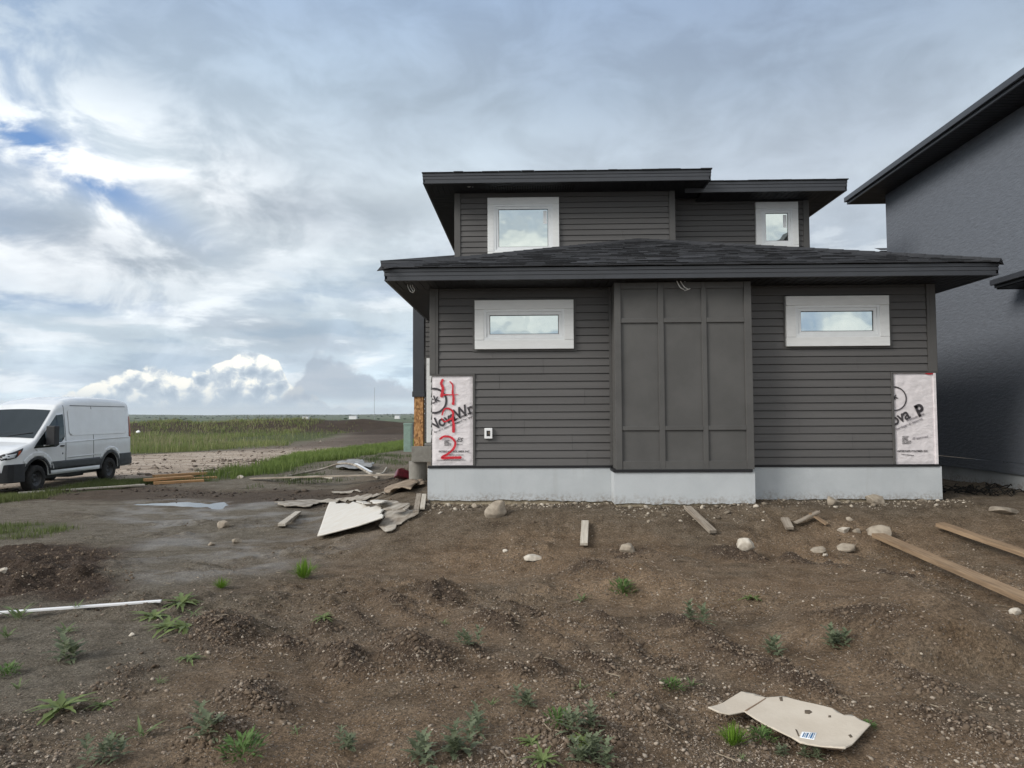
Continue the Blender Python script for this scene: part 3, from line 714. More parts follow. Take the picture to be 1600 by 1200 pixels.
for i,(pts,wd) in enumerate([([(212,160),(198,195),(215,240),(210,285),(203,325)],(24,30)),([(203,320),(240,312),(300,312),(375,310)],(20,5)),([(290,178),(318,215),(318,290),(326,345),(323,405)],(12,28)),
    ([(208,520),(228,468),(262,454),(300,468),(322,500),(318,560),(326,620),(326,692)],(14,28)),([(205,560),(228,592),(262,582),(318,552)],(12,18)),
    ([(190,770),(228,746),(290,750),(332,785),(345,825),(322,878),(270,925),(212,958),(215,972),(262,968),(320,965),(398,965)],(20,26))]):
    stroke(sp_,pts,(wd[0]*K,wd[1]*K),YS-.0012*i,zl,i)
sp_.build('spray_paint','spray',wl)
cx,cz=zr_(172,420); rlett(wr,cx,cz,.163,.016,YT)
x_,z_=zr_(105,458); lett(wr,textmesh('ack',.105,.004),x_,z_,23,YT)
x_,z_=zr_(60,752); lett(wr,textmesh('Nova',.215,.0045,0,.97,.86),x_,z_,25,YT)
x_,z_=zr_(408,572); lett(wr,textmesh('p',.215,.009),x_,z_,24,YT)
x_,z_=zr_(385,508); lett(wr,textmesh('w',.05,.005),x_,z_,-30,YT)
x_,z_=zr_(405,560); lett(wr,textmesh('building',.028,.001),x_,z_,22,YT,'ink_faint')
x_,z_=zr_(305,660); lett(wr,textmesh('Premium wrap',.042,.001),x_,z_,23,YT,'ink_faint')
x_,z_=zr_(195,748); lett(wr,textmesh('Enveloppe de bâtiment',.040,.0012),x_,z_,22,YT,'ink_faint')
for i in range(5):
    x_,z_=zr_(255,826+i*17); lett(wr,textmesh(['TESTED','SHEET','LISTED','TO CODE','GRADE A'][i],.026,.0006),x_,z_,4,YT)
x_,z_=zr_(360,845); lett(wr,textmesh('ES approved',.04,.001,.4),x_,z_,8,YT,'ink_faint')
x_,z_=zr_(205,974); lett(wr,textmesh('INTERTAPE POLYMER INC',.0335,.0010,0,1.02),x_,z_,0,YT)
x_,z_=zr_(245,1003); lett(wr,textmesh('www.intertape',.027,.0004),x_,z_,-6,YT)
r_=MB(); stroke(r_,[(500,150),(535,158),(580,150)],(20*K,26*K),YS,zr_,3); o=r_.build('spray_paint','spray',wr); clip(o.data,wr0,wr1,wrz0,wrz1)
# fold of loose wrap wrapped round the right corner
fd=MB(); fx_=at(1458.5,650,YW).x; fd.box(fx_,fx_+.03,YW-.03,YW+.1,wrz0,wrz1-.002); fd.build('wrap_edge','wrap',wr)
# outlet box
ob=MB(); p=at(763.5,677,YW); ob.box(p.x-.052,p.x+.052,YW-.06,YW-.006,p.z-.07,p.z+.07); o=ob.build('outlet_box','white_plastic',house,bevel=.006)
ob=MB(); ob.box(p.x-.024,p.x+.022,YW-.063,YW-.0605,p.z-.036,p.z+.036); ob.build('opening','black_plastic',o)
ob=MB(); ob.box(p.x-.005,p.x+.018,YW-.066,YW-.0635,p.z-.012,p.z+.022); ob.build('receptacle','stain',o)
# windows of the garage
def px_window(a,b,c,d,Y,tw,head,fr,**k):
    x0=at(a,(c+d)/2,Y).x; x1=at(b,(c+d)/2,Y).x; z1=at((a+b)/2,c,Y).z; z0=at((a+b)/2,d,Y).z
    return window(house,x0,x1,z0,z1,Y,tw,head,fr,**k)
o=px_window(742,896,469.5,545.5,YW-.030,.122,.122,.075); o['label']='wide low garage window beside the left corner'
o=px_window(1227,1387.5,463,541,YW-.030,.122,.122,.075); o['label']='wide low garage window reflecting blue sky, beside the right corner'
for a,b,c_,d in ((742,896,469.5,545.5),(1227,1387.5,463,541)):
    x0=at(a,500,YW).x; x1=at(b,500,YW).x; z1=at((a+b)/2,c_,YW).z; z0=at((a+b)/2,d,YW).z
    jt=MB(); jt.box(x0-.03,x1+.03,YW-.026,YW,z0-.032,z0-.004); jt.box(x0-.03,x0-.003,YW-.026,YW,z0-.003,z1+.01); jt.box(x1+.003,x1+.03,YW-.026,YW,z0-.003,z1+.01); jt.build('window_channel','trim_dark',house,bevel=.002)
# batten panel bump-out
zp0=zs-.012; zp1=zfb-.005
p=MB(); p.box(px0,px1,YB,YW+.006,zp0,zp1); bo=p.build('panel_bay','panel_dark',house,bevel=.003)
b=MB(); T=.024; ya=YB-T
def vx(px,py=580): return at(px,py,YB).x
ps=[(px0-.004,px0+.075),(vx(1029),vx(1037.5)),(vx(1097),vx(1104.5)),(px1-.085,px1+.004)]
for i,(a,c_) in enumerate(ps): b.box(a,c_,ya-(.006 if i in (0,3) else 0),YB-.001,zp0,zp1)
def hz_(py): return at(1066,py,YB).z
rails=[(zp0,zp0+.105),(hz_(672),hz_(668)+.02),(hz_(504),hz_(499.5)+.02),(hz_(451),zp1)]
for i,(a,c_) in enumerate(rails):
    for k in range(3): b.box(ps[k][1]+.0015,ps[k+1][0]-.0015,ya+.002,YB-.001,a,c_)
b.build('batten','panel_dark',bo,bevel=.0025)
# ---- garage roof
cx_=(fx0+fx1)/2; zp=at(995,375.5,YF+(fx1-fx0)/2).z; YP=YF+(fx1-fx0)/2
ov=.025
g=MB(); Lc=(fx0-ov,YF-ov,ze); Rc=(fx1+ov,YF-ov,ze); PK=(cx_,YP,zp)
YE=YU1+.35
roof_face(g,[Lc,Rc,PK]); roof_face(g,[(fx0-ov,YE,ze),Lc,PK,(cx_,YE,zp)]); roof_face(g,[Rc,(fx1+ov,20,ze),(cx_,20,zp),PK])
gr=g.build('garage_roof','shingles',house)
def tabs(mb,L0,R0,tip,seed,zmin=0):
    """overlapping shingle tabs on the triangle L0,R0,tip"""
    rnd=random.Random(seed); L0,R0,tip=Vector(L0),Vector(R0),Vector(tip); e=(R0-L0).normalized(); W_=(R0-L0).length
    n=e.cross(tip-L0).normalized(); n=n if n.z>0 else -n; f=n.cross(e); f=f if f.z>0 else -f; Hs=(tip-L0).dot(f); xt=(tip-L0).dot(e); r=0; rh=.135
    while r*rh<Hs-.05:
        v0=r*rh; v1=v0+rh*1.05; xa=xt*v0/Hs; xb=W_-(W_-xt)*v0/Hs; x=xa-rnd.random()*.2
        while x<xb:
            wd=rnd.uniform(.10,.34); a0=max(x,xa); a1=min(x+wd-.004,xb); x+=wd
            if a1-a0<.02: continue
            th=rnd.choice([.007,.010,.016,.020]); dn=rnd.uniform(0,.012)
            P=[L0+e*u+f*v+n*h for u,v,h in ((a0,v0-dn,.002),(a1,v0-dn,.002),(a1,v1,.001),(a0,v1,.001),(a0,v0-dn,th),(a1,v0-dn,th),(a1,v1,.003),(a0,v1,.003))]
            mb.add(P,[(0,1,5,4),(4,5,6,7),(1,2,6,5),(3,0,4,7)],rnd.choice(['shingles','shingles','shingle_b','shingle_c','shingle_d']))
        r+=1
g=MB(); tabs(g,Lc,Rc,PK,5); g.build('shingle_tabs','shingles',gr)
# ragged shingle edge and ridge caps
g=MB(); rnd=random.Random(4)
x=fx0-ov
while x<fx1+ov:
    wd=rnd.uniform(.16,.36); lift=rnd.choice([0,0,.003,.006]); g.box(x,min(x+wd-.006,fx1+ov),YF-ov-.018-rnd.uniform(0,.012),YF+.2,ze-.006+lift,ze+.006+lift); x+=wd
def caps(A,B,n,wd,h):
    A=Vector(A);B=Vector(B); d=(B-A); side=Vector((-d.y,d.x,0)).normalized()*wd
    for i in range(n):
        a=A+d*(i/n); b=A+d*((i+1)/n+.01); k=Vector((0,0,h)); tl=Vector((0,0,.008))
        g.add([a+k+tl,b+k,a+side-Vector((0,0,wd*.22))+tl*.5,b+side-Vector((0,0,wd*.22)),a-side-Vector((0,0,wd*.22))+tl*.5,b-side-Vector((0,0,wd*.22))],[(0,1,3,2),(0,4,5,1),(0,2,4)],'shingles')
caps(Lc,PK,26,.13,.035); caps(Rc,PK,26,.13,.035)
g.build('ridge_cap','shingles',gr)
def fascia(mb,path,zt,zb,th=.03):
    for (a,b_) in zip(path,path[1:]):
        a=Vector((*a,0));b_=Vector((*b_,0)); d=(b_-a).normalized(); n=Vector((d.y,-d.x,0))
        def bar(o0,o1,z0,z1):
            P=[a+n*o0-d*o0*0,b_+n*o0,b_+n*o1,a+n*o1]
            mb.add([(p.x,p.y,z) for z in (z0,z1) for p in P],[(3,2,1,0),(4,5,6,7),(0,1,5,4),(1,2,6,5),(2,3,7,6),(3,0,4,7)])
        H_=zt-zb
        bar(-th,0,zb,zt); bar(0.001,.012,zb+H_*.72,zt-.004); bar(0.001,.007,zb+H_*.40,zb+H_*.66); bar(0.001,.004,zb+.002,zb+.02)
f=MB(); fascia(f,[(fx0,YE),(fx0,YF),(fx1,YF),(fx1,20)],ze-.01,zfb)
f.build('fascia','fascia',gr,bevel=.002)
def soffit(mb,x0,x1,y0,y1,z,along='y'):
    mb.box(x0,x1,y0,y1,z+.01,z+.02)
    p=.1; 
    if along=='y':
        x=x0
        while x<x1: mb.box(x,min(x+p-.012,x1),y0,y1,z+.004,z+.0095); x+=p
    else:
        y=y0
        while y<y1: mb.box(x0,x1,y,min(y+p-.012,y1),z+.004,z+.0095); y+=p
f=MB(); soffit(f,fx0+.031,fx1-.031,YF+.031,YW+.02,zfb); soffit(f,fx0+.031,xl+.02,YW+.021,YE,zfb,'x'); soffit(f,xr-.02,fx1-.031,YW+.021,19.9,zfb,'x')
f.build('soffit','soffit',gr)
# ---- upper storey
u=MB(); u.box(ux0+.01,ux1-.01,YU1+.01,21,ze,zu+.03); u.box(ux1-.009,ux2-.01,YU2+.01,21,ze,zu+.03); u.build('upper_wall','soffit',house)
s=MB(); siding(s,(0,YU1),(1,0),(0,-1),ze+.1,zu+.01,lambda z:[(ux0+.09,ux1-.09)]); s.build('upper_siding','siding',house); s=MB(); siding(s,(0,YU2),(1,0),(0,-1),ze+.06,zu+.01,lambda z:[(ux1-.02,ux2-.09)]); s.build('upper_siding','siding',house); s=MB()
siding(s,(ux0,YU1+.1),(0,1),(-1,0),ze+.1,zu+.01,lambda z:[(0,8)]); s.build('upper_siding','siding',house); s=MB(); siding(s,(ux2,YU2+.1),(0,1),(1,0),ze+.1,zu+.01,lambda z:[(0,7.6)])
s.build('upper_siding','siding',house)
c=MB()
for q_ in ((ux0-.02,ux0+.088,YU1-.034,YU1+.1),(ux1-.088,ux1+.02,YU1-.034,YU2),(ux2-.088,ux2+.02,YU2-.034,YU2+.1)):
    c=MB(); c.box(*q_,ze,zu+.01); c.build('corner_post','trim_dark',house,bevel=.003)
o=px_window(762,873.5,309.5,403,YU1-.030,.115,.125,.085,sticker=True); o['label']='larger upstairs window with pale trim'
o=px_window(1180.5,1246.5,316.5,392,YU2-.030,.105,.125,.080,sticker=True); o['label']='narrow upstairs window with pale trim'
# ---- upper roofs
def hip_box(x0,x1,y0,y1,z,pitch,name,parent,extra=None):
    w_=min((x1-x0),(y1-y0))/2; h=w_*pitch; g=MB()
    if x1-x0<y1-y0: r0=((x0+x1)/2,y0+w_,z+h); r1=((x0+x1)/2,y1-w_,z+h)
    else: r0=(x0+w_,(y0+y1)/2,z+h); r1=(x1-w_,(y0+y1)/2,z+h)
    a,b_,c_,d=(x0,y0,z),(x1,y0,z),(x1,y1,z),(x0,y1,z)
    if x1-x0<y1-y0:
        roof_face(g,[a,b_,r0]); roof_face(g,[b_,c_,r1,r0]); roof_face(g,[c_,d,r1]); roof_face(g,[d,a,r0,r1])
    else:
        roof_face(g,[a,b_,r1,r0]); roof_face(g,[b_,c_,r1]); roof_face(g,[c_,d,r0,r1]); roof_face(g,[d,a,r0])
    x=x0
    while x<x1:
        wd=rnd.uniform(.16,.4); g.box(x,min(x+wd-.005,x1),y0-.012-rnd.uniform(0,.01),y0+.15,z-.005,z+.006+rnd.choice([0,.004,.008])); x+=wd
    return g.build(name,'shingles',parent)
ya=YU1-.60; yb=YU2-.60
X0=at(661,280,ya).x; X1=at(1110.5,272,ya).x; X2=at(1323,284,yb).x
rf=hip_box(X0-.02,X1+.02,ya-.02,15.4,zut,.30,'upper_roof',house)
f=MB(); fascia(f,[(X0,21.6),(X0,ya),(X1,ya),(X1,yb)],zut-.008,zu); f.build('fascia','fascia',rf,bevel=.002)
f=MB(); soffit(f,X0+.031,X1-.031,ya+.031,YU1+.02,zu); soffit(f,X0+.031,ux0+.02,YU1+.021,21.5,zu,'x'); soffit(f,ux1-.02,X1-.031,YU1+.021,YU2+.02,zu); f.build('soffit','soffit',rf)
rf=hip_box(X0-.021,X2+.02,yb-.02,21.6,zut-.065,.30,'upper_roof',house)
f=MB(); fascia(f,[(X1-.35,yb),(X2,yb),(X2,21.6)],zut-.073,zu-.075); f.build('fascia','fascia',rf,bevel=.002)
f=MB(); soffit(f,X1-.03,X2-.031,yb+.031,YU2+.02,zu-.072); soffit(f,ux2-.02,X2-.031,YU2+.021,21.5,zu-.072,'x'); f.build('soffit','soffit',rf)
# vent grille slots in the soffits
v=MB()
for i in range(34): v.box(X0+1.15+i*.045,X0+1.17+i*.045,ya+.2,ya+.45,zu-.003,zu+.0035)
v.build('soffit_vent','root_dark',rf)
# ---- porch roof, post and slab at the left
YPR=12.6; pz1=at(600,407.5,YPR).z; pz0=at(600,420,YPR).z; pxa=at(595.5,412,YPR).x
g=MB(); tt=1.35
roof_face(g,[(pxa-.02,YPR-.02,pz1),(ux0,YPR-.02,pz1),(ux0,YPR+tt,pz1+tt*.30),(pxa+tt-.02,YPR+tt-.02,pz1+tt*.30)])
roof_face(g,[(pxa-.02,18,pz1),(pxa-.02,YPR-.02,pz1),(pxa+tt-.02,YPR+tt-.02,pz1+tt*.30),(pxa+tt,18,pz1+tt*.30)])
pr=g.build('porch_roof','shingles',house)
f=MB(); fascia(f,[(pxa,18),(pxa,YPR),(ux0-.02,YPR)],pz1-.004,pz0); f.build('fascia','fascia',pr,bevel=.002)
f=MB(); soffit(f,pxa+.031,ux0-.021,YPR+.031,18,pz0,'x'); f.build('soffit','soffit',pr)
YC=13.4; a=at(645,600,YC).x; b_=at(662.5,600,YC).x; zc1=at(654,620,YC).z; zc0=at(654,697,YC).z
c=MB(); c.box(a,b_,YC,YC+(b_-a),zc1,pz0+.004); c.box(a-.012,b_+.012,YC-.012,YC+(b_-a)+.012,zc1-.0,zc1+.10); po=c.build('porch_post','fascia',house,bevel=.004)
c=MB(); c.box(a+.02,b_-.02,YC+.02,YC+(b_-a)-.02,zc0,zc1-.001); c.build('post_core','osb',po)
sx0=at(643,710,YC-.12).x; zs1=zc0-.002; zs0=at(655,722,YC-.12).z
c=MB(); c.box(sx0,xl+.0,YC-.12,16.6,zs0,zs1); c.box(sx0+.03,xl-.0,YC-.10,16.5,zs1-.13,zs1-.11)
sl=c.build('porch_slab','grey_concrete',house,bevel=.008)
c=MB(); pxx=at(650,730,YC+.1).x; c.lathe([(.0,-.5),(.17,-.5),(.17,0),(.0,0)],pxx+.03,YC+.15,zs0-.001,'z',24); c.lathe([(.0,-.5),(.13,-.5),(.13,0),(.0,0)],pxx+.5,YC+.5,zs0-.001,'z',24); c.build('pier','grey_concrete',sl,smooth=False)
YEW=15.0; ex0=at(664,600,YEW).x
c=MB(); c.box(ex0,xl,YEW,18.6,zs1+.002,pz0+.004); ew=c.build('entry_wall','soffit',house)
s=MB(); siding(s,(0,YEW),(1,0),(0,-1),zs1+.02,pz0,lambda z:[(ex0+.01,xl)]); siding(s,(ex0,YEW),(0,1),(-1,0),zs1+.02,pz0,lambda z:[(0,3.4)]); s.build('siding','siding',ew)
c=MB(); dx0=at(667,630,YEW).x; dz=at(667,560,YEW).z; c.box(dx0,dx0+.11,YEW-.05,YEW,zs1+.01,dz-.13); c.box(dx0,xl-.02,YEW-.055,YEW,dz-.1275,dz); dr=c.build('door_trim','light_trim',house,bevel=.003)
c=MB(); c.box(dx0+.112,xl-.02,YEW-.03,YEW-.026,zs1+.01,dz-.13); c.build('door','panel_dark',dr)
# hanging cables
def cable(pts_px,Y,name='cable',r=.0065,lab=None):
    c=MB()
    for k,pts in enumerate(pts_px):
        P=[at(a,b,Y+.02*k) for a,b in pts]; Q=[]
        for i in range(len(P)-1):
            p0=P[max(i-1,0)];p1=P[i];p2=P[i+1];p3=P[min(i+2,len(P)-1)]
            for j in range(5):
                t_=j/5; Q.append(.5*((2*p1)+(-p0+p2)*t_+(2*p0-5*p1+4*p2-p3)*t_*t_+(-p0+3*p1-3*p2+p3)*t_**3))
        Q.append(P[-1]); c.tube(Q,r,k=6)
    o=c.build(name,'wire_white',house,smooth=True)
    if lab: o['label']=lab
cable([[(1056,432),(1058,440),(1063,449),(1069,452.5)],[(1060,432),(1064,441),(1070,449),(1076,452)],[(1063,433),(1070,440),(1077,446),(1078,451),(1069,454)]],YW-.42,lab='loose white cables over the batten panel')
cable([[(638,438),(637,446),(641,455),(646,457)],[(641,438),(641,447),(645,454),(647,455)],[(644,440),(645,448),(648,453),(645,458)]],YW-.35,r=.005,lab='loose white cables under the left garage eave')
cable([[(734,286),(730,288),(729,290.5),(733,292),(737,290)],[(738,286),(736,290),(739,292),(741,289),(740,287)]],YU1-.4,r=.006,lab='curled cable ends under the upper eave')
# ---------------------------------------------------------------- neighbour house on the right
YN=14.6; n0=at(1392,600,YN)
nb_=empty('neighbour_house',(n0.x,YN,0),R(-1.24)); tag(nb_,'tall blue-grey stucco house with black eaves cut off by the right edge','house')
def nloc(p): 
    v=Vector((p.x-n0.x,p.y-YN)); c_,s_=math.cos(R(1.24)),math.sin(R(1.24)); return Vector((v.x*c_-v.y*s_,v.x*s_+v.y*c_))
nzb=at(1392,717.5,YN).z; nze=at(1392,305,YN).z
LEN=8.2
def nbox(name,m,par,*bxs,bevel=0.0):
    b=MB()
    for q_ in bxs: b.box(*q_)
    return b.build(name,m,par,bevel=bevel)
# stucco wall as a fine sheet
nbox('wall','stucco',nb_,(0,9,-LEN,0,nzb+.17,nze+.15))
nbox('base_band','stucco',nb_,(-.012,.0,-LEN,.012,nzb,nzb+.165),bevel=.003)
nbox('foundation','parging',nb_,(.03,9,-LEN,-.03,-.3,nzb-.001))
oh=at(1323,305,YN+.62); ol=nloc(oh); ex=ol.x; ey=.62
g=MB(); e2=9+.7; y2=-LEN-.6; w_=(ey-y2)/2; px_=.33
ztp=nze+.17
W_=(e2-ex)/2; 
A_=(ex-.02,ey,ztp);B_=(ex-.02,y2,ztp);C_=(e2,y2,ztp);D_=(e2,ey,ztp)
m0=(ex+W_,ey-W_,ztp+W_*.25); m1=(ex+W_,y2+W_,ztp+W_*.25)
roof_face(g,[A_,B_,m1,m0]); roof_face(g,[B_,C_,m1]); roof_face(g,[C_,D_,m0,m1]); roof_face(g,[D_,A_,m0])
nr=g.build('roof','shingles',nb_)
f=MB(); f.box(ex,ex+.03,y2,ey,nze+.0,ztp-.004); f.box(ex-.055,ex-.002,y2,ey+.01,nze+.05,ztp-.02); f.box(ex+.031,e2,ey-.03,ey,nze,ztp-.004)
f.build('gutter','fascia',nr,bevel=.006)
f=MB(); soffit(f,ex+.031,.05,y2,ey-.031,nze,'x'); soffit(f,.051,e2,.02,ey-.031,nze,'y'); f.build('soffit','soffit',nr)
# low garage roof of the neighbour
p1_=at(1553,440,10.55); l1=nloc(p1_); zl_=p1_.z
g=MB(); ya_=l1.y; yb_=-LEN-.4
Z0=zl_+.03
roof_face(g,[(l1.x-.02,ya_,Z0),(l1.x-.02,yb_,Z0),(.6,yb_,Z0+.27),(.6,ya_-.6,Z0+.27)]); roof_face(g,[(1.2,ya_,Z0),(l1.x-.02,ya_,Z0),(.6,ya_-.6,Z0+.27)])
n2_=g.build('garage_roof','shingles',nb_)
f=MB(); f.box(l1.x,l1.x+.03,yb_,ya_,zl_-.1,Z0-.004); f.box(l1.x-.06,l1.x-.002,yb_,ya_+.005,zl_-.06,Z0-.012); f.box(l1.x+.032,1.0,ya_-.03,ya_,zl_-.12,Z0-.004); f.build('gutter','fascia',n2_,bevel=.004)
f=MB(); soffit(f,l1.x+.031,.0,yb_,ya_-.031,zl_-.115,'x'); f.build('soffit','soffit',n2_)
# small roof end beyond the far corner
q1=at(1376,391,YN+2.5); l2=nloc(q1)
g=MB(); roof_face(g,[(l2.x,l2.y,q1.z),(l2.x+.8,l2.y,q1.z),(l2.x+.8,l2.y+1.2,q1.z+.33),(l2.x+.4,l2.y+1.2,q1.z+.33)]); g.box(l2.x+.01,l2.x+.8,l2.y+.02,l2.y+1.1,q1.z-.07,q1.z-.004); g.build('rear_roof','shingles',nb_)
# ---------------------------------------------------------------- van
def van():
    Fp=atz(55,768.5,-.34); Rp=atz(169,750.5,-.34); L=(Rp-Fp).length
    ex_=(Rp-Fp).normalized(); ang=math.atan2(ex_.y,ex_.x); sc_=L/3.3
    root=empty('cargo_van',(0,0,0),ang)
    X_=[0,.02,.08,.2,.45,.78,.95,1.3,1.75,1.95,2.3,2.8,3.5,4.6,5.1,5.3,5.42,5.48,5.51,5.53]
    ZT=[.62,.86,1.0,1.09,1.18,1.27,1.37,1.70,2.12,2.26,2.39,2.47,2.505,2.50,2.485,2.46,2.42,2.34,2.2,1.95]
    WX=[.70,.76,.83,.90,.955,.985,.99,1.0,1.0,1.0,1.0,1.0,1.0,1.0,1.0,.995,.985,.97,.955,.93]
    zt=lambda x: np.interp(x,X_,ZT); wx=lambda x: np.interp(x,X_,WX)
    rc=lambda x: np.interp(x,[0,.5,.95,1.8,2.4,5.3,5.53],[.10,.13,.07,.09,.24,.24,.10])
    def W(x,z):
        return wx(x)*(1-.015*(z<.55)-.155*max(0,(z-1.12)/1.4)**1.35)
    xs=sorted(set([round(v,3) for v in X_]+list(np.round(np.arange(.1,5.5,.09),3))+[round(cx+k*.045,3) for cx in (1.0,4.3) for k in range(-10,11)]+[.549,1.451,3.849,4.751]))
    b=MB(); K=0
    def za(x):
        z=.40
        for cx in (1.0,4.3):
            if abs(x-cx)<.4505: z=max(z,.39+math.sqrt(max(0,.45**2-(x-cx)**2)))
        return z
    for x in xs:
        zt_=zt(x); r=rc(x); z0=za(x); zc=zt_-r; ins=.60 if z0>.401 else wx(x)*.9
        sec=[(0,.401),(ins,.401),(ins,z0),(W(x,z0)-.02,z0),(W(x,z0),z0)]
        for i in range(10): z=z0+.015+(zc-z0-.015)*i/9; sec.append((W(x,z),z))
        wc=W(x,zc)
        for i in range(1,7): a=math.pi/2*i/6; sec.append((wc-r+r*math.cos(a),zc+r*math.sin(a)))
        cr=.035
        for f_ in (.75,.5,.25,0): sec.append(((wc-r)*f_,zt_+cr*(1-f_*f_)))
        full=[(y,z) for y,z in sec]+[(-y,z) for y,z in sec[::-1][1:-1]]
        K=len(full); o=len(b.v); b.v+=[(x,y,z) for y,z in full]
    n=len(xs); b.mats=['van_paint','black_plastic']
    for i in range(n-1):
        for j in range(K):
            b.f.append([i*K+j,i*K+(j+1)%K,(i+1)*K+(j+1)%K,(i+1)*K+j]); b.mi.append(1 if (j<3 or j>=K-3) else 0); b.uv.append(None)
    b.f.append(list(range(K))); b.f.append([(n-1)*K+j for j in range(K)]); b.mi+=[0,0]; b.uv+=[None,None]
    body=b.build('body','van_paint',root,smooth=True)
    md=body.modifiers.new('w','EDGE_SPLIT'); md.split_angle=R(38)
    def patch(name,poly,m,off=.005,side=-1,parent=root,step=.06):
        bm=bmesh.new(); vs=[bm.verts.new((a,0,c_)) for a,c_ in poly]; bm.faces.new(vs); bmesh.ops.triangulate(bm,faces=bm.faces[:],ngon_method='EAR_CLIP')
        for ax,no in ((0,(1,0,0)),(2,(0,0,1))):
            lo=min(p[0 if ax==0 else 1] for p in poly); hi=max(p[0 if ax==0 else 1] for p in poly); v=lo+step
            while v<hi:
                co_=[0,0,0]; co_[ax]=v; bmesh.ops.bisect_plane(bm,geom=bm.verts[:]+bm.edges[:]+bm.faces[:],plane_co=co_,plane_no=no); v+=step
        for v in bm.verts:
            x,z=v.co.x,v.co.z; r=rc(x); zc=zt(x)-r; y=W(x,z) if z<=zc else W(x,zc)-r+math.sqrt(max(0,r*r-(z-zc)**2))
            v.co.y=side*(y+off)
        bmesh.ops.recalc_face_normals(bm,faces=bm.faces)
        me=bpy.data.meshes.new(name); bm.to_mesh(me); bm.free(); me.polygons.foreach_set('use_smooth',[True]*len(me.polygons))
        me.materials.append(MT[m]); o=bpy.data.objects.new(name,me); COL.objects.link(o); o.parent=parent
        so=o.modifiers.new('s','SOLIDIFY'); so.thickness=.006; so.offset=0
        return o
    def arch(cx,r0,r1,a0,a1,n_=18): 
        return [(cx+r1*math.cos(a0+(a1-a0)*i/n_),.39+r1*math.sin(a0+(a1-a0)*i/n_)) for i in range(n_+1)]+[(cx+r0*math.cos(a1+(a0-a1)*i/n_),.39+r0*math.sin(a1+(a0-a1)*i/n_)) for i in range(n_+1)]
    def rline(pts,wd):  # closed outline polygon list -> thin strips
        return [[a,b_] for a,b_ in zip(pts,pts[1:]+pts[:1])]
    for sd in (-1,1):
        d=patch('door',[(.98,.46),(2.13,.46),(2.13,2.08),(1.78,2.06),(.92,1.27),(1.46,.9),(1.46,.46)] if False else [(1.5,.60),(2.12,.60),(2.12,2.04),(1.80,2.03),(.86,1.14),(1.44,.9)],'van_paint',.004,sd)
        patch('window',[(.84,1.13),(.93,1.24),(1.18,1.46),(1.80,1.985),(1.86,1.985),(2.06,2.01),(2.085,1.99),(2.085,1.40),(2.05,1.33),(1.80,1.17),(1.72,1.14)],'van_glass',.010,sd,d)
        hb=MB(); yy=sd*(W(2.0,1.15)+.012); hb.box(1.88,2.04,min(yy,yy+sd*.02),max(yy,yy+sd*.02),1.13,1.17); hb.build('handle','black_plastic',d,bevel=.006)
        lk=patch('fuel_lock',[(1.98,.92),(2.01,.92),(2.01,.97),(1.98,.97)],'black_plastic',.012,sd,d)
        # panel joints
        for x in (2.14,3.42):
            patch('panel_joint',[(x,.60),(x+.012,.60),(x+.012,2.26),(x,2.26)],'van_line',.0035,sd)
        # raised cargo side panel
        def rr(x0,x1,z0,z1,r,n_=5):
            P=[]
            for cx,cz,a in ((x1-r,z0+r,-90),(x1-r,z1-r,0),(x0+r,z1-r,90),(x0+r,z0+r,180)):
                for i in range(n_+1): t_=R(a+90*i/n_); P.append((cx+r*math.cos(t_),cz+r*math.sin(t_)))
            return P
        patch('side_panel',rr(2.30,5.18,1.42,2.16,.12),'van_paint',.012,sd)
        patch('side_crease',[(1.2,1.17),(2.2,1.24),(5.4,1.28),(5.4,1.31),(2.2,1.27),(1.2,1.20)],'van_paint',.014,sd)
        patch('side_crease',[(2.2,.80),(3.85,.84),(3.85,.87),(2.2,.83)],'van_paint',.010,sd)
        patch('roof_crease',[(2.45,2.245),(5.25,2.245),(5.25,2.262),(2.45,2.262)],'van_line',.004,sd)
        # cladding
        patch('cladding',[(1.47,.52),(3.84,.52),(3.84,.75),(1.50,.75)],'grey_plastic',.016,sd)
        patch('sill',[(1.45,.41),(3.86,.41),(3.86,.515),(1.45,.515)],'van_paint',.010,sd)
        patch('arch_trim',arch(4.3,.452,.55,R(0),R(180)),'grey_plastic',.020,sd)
        patch('arch_trim',arch(1.0,.452,.53,R(5),R(168)),'black_plastic',.020,sd)
        patch('arch_bulge',arch(1.0,.532,.66,R(15),R(140)),'van_paint',.016,sd)
        patch('arch_bulge',arch(4.3,.552,.66,R(20),R(150)),'van_paint',.016,sd)
        patch('rear_corner',[(4.86,.42),(5.50,.42),(5.50,.80),(4.76,.80),(4.84,.62)],'grey_plastic',.022,sd)
        hl=patch('headlight',[(.03,.86),(.30,.92),(.46,1.08),(.52,1.155),(.10,1.02),(.03,.98)],'black_plastic',.012,sd)
        patch('lens',[(.035,.88),(.24,.925),(.30,1.03),(.10,.995),(.035,.965)],'lamp_clear',.018,sd,hl)
        patch('indicator',[(.32,.95),(.40,1.02),(.43,1.10),(.36,1.075)],'amber',.018,sd,hl)
        patch('tail_light',[(5.36,1.30),(5.50,1.30),(5.50,1.95),(5.42,1.95)],'amber',.012,sd)
        mb=MB(); y0=sd*(W(1.5,1.4)-.02); y1=sd*(W(1.5,1.4)+.12); mb.tube([(1.42,y0,1.32),(1.36,y1,1.36)],.04,k=8); 
        y2,y3=sorted((sd*1.06,sd*1.29)); mb.box(1.20,1.40,y2,y3,1.20,1.70)
        mo=mb.build('mirror','black_plastic',root,bevel=.03)
    # windscreen follows the sloping front
    vs=[];fs=[];nx_,ny_=14,14
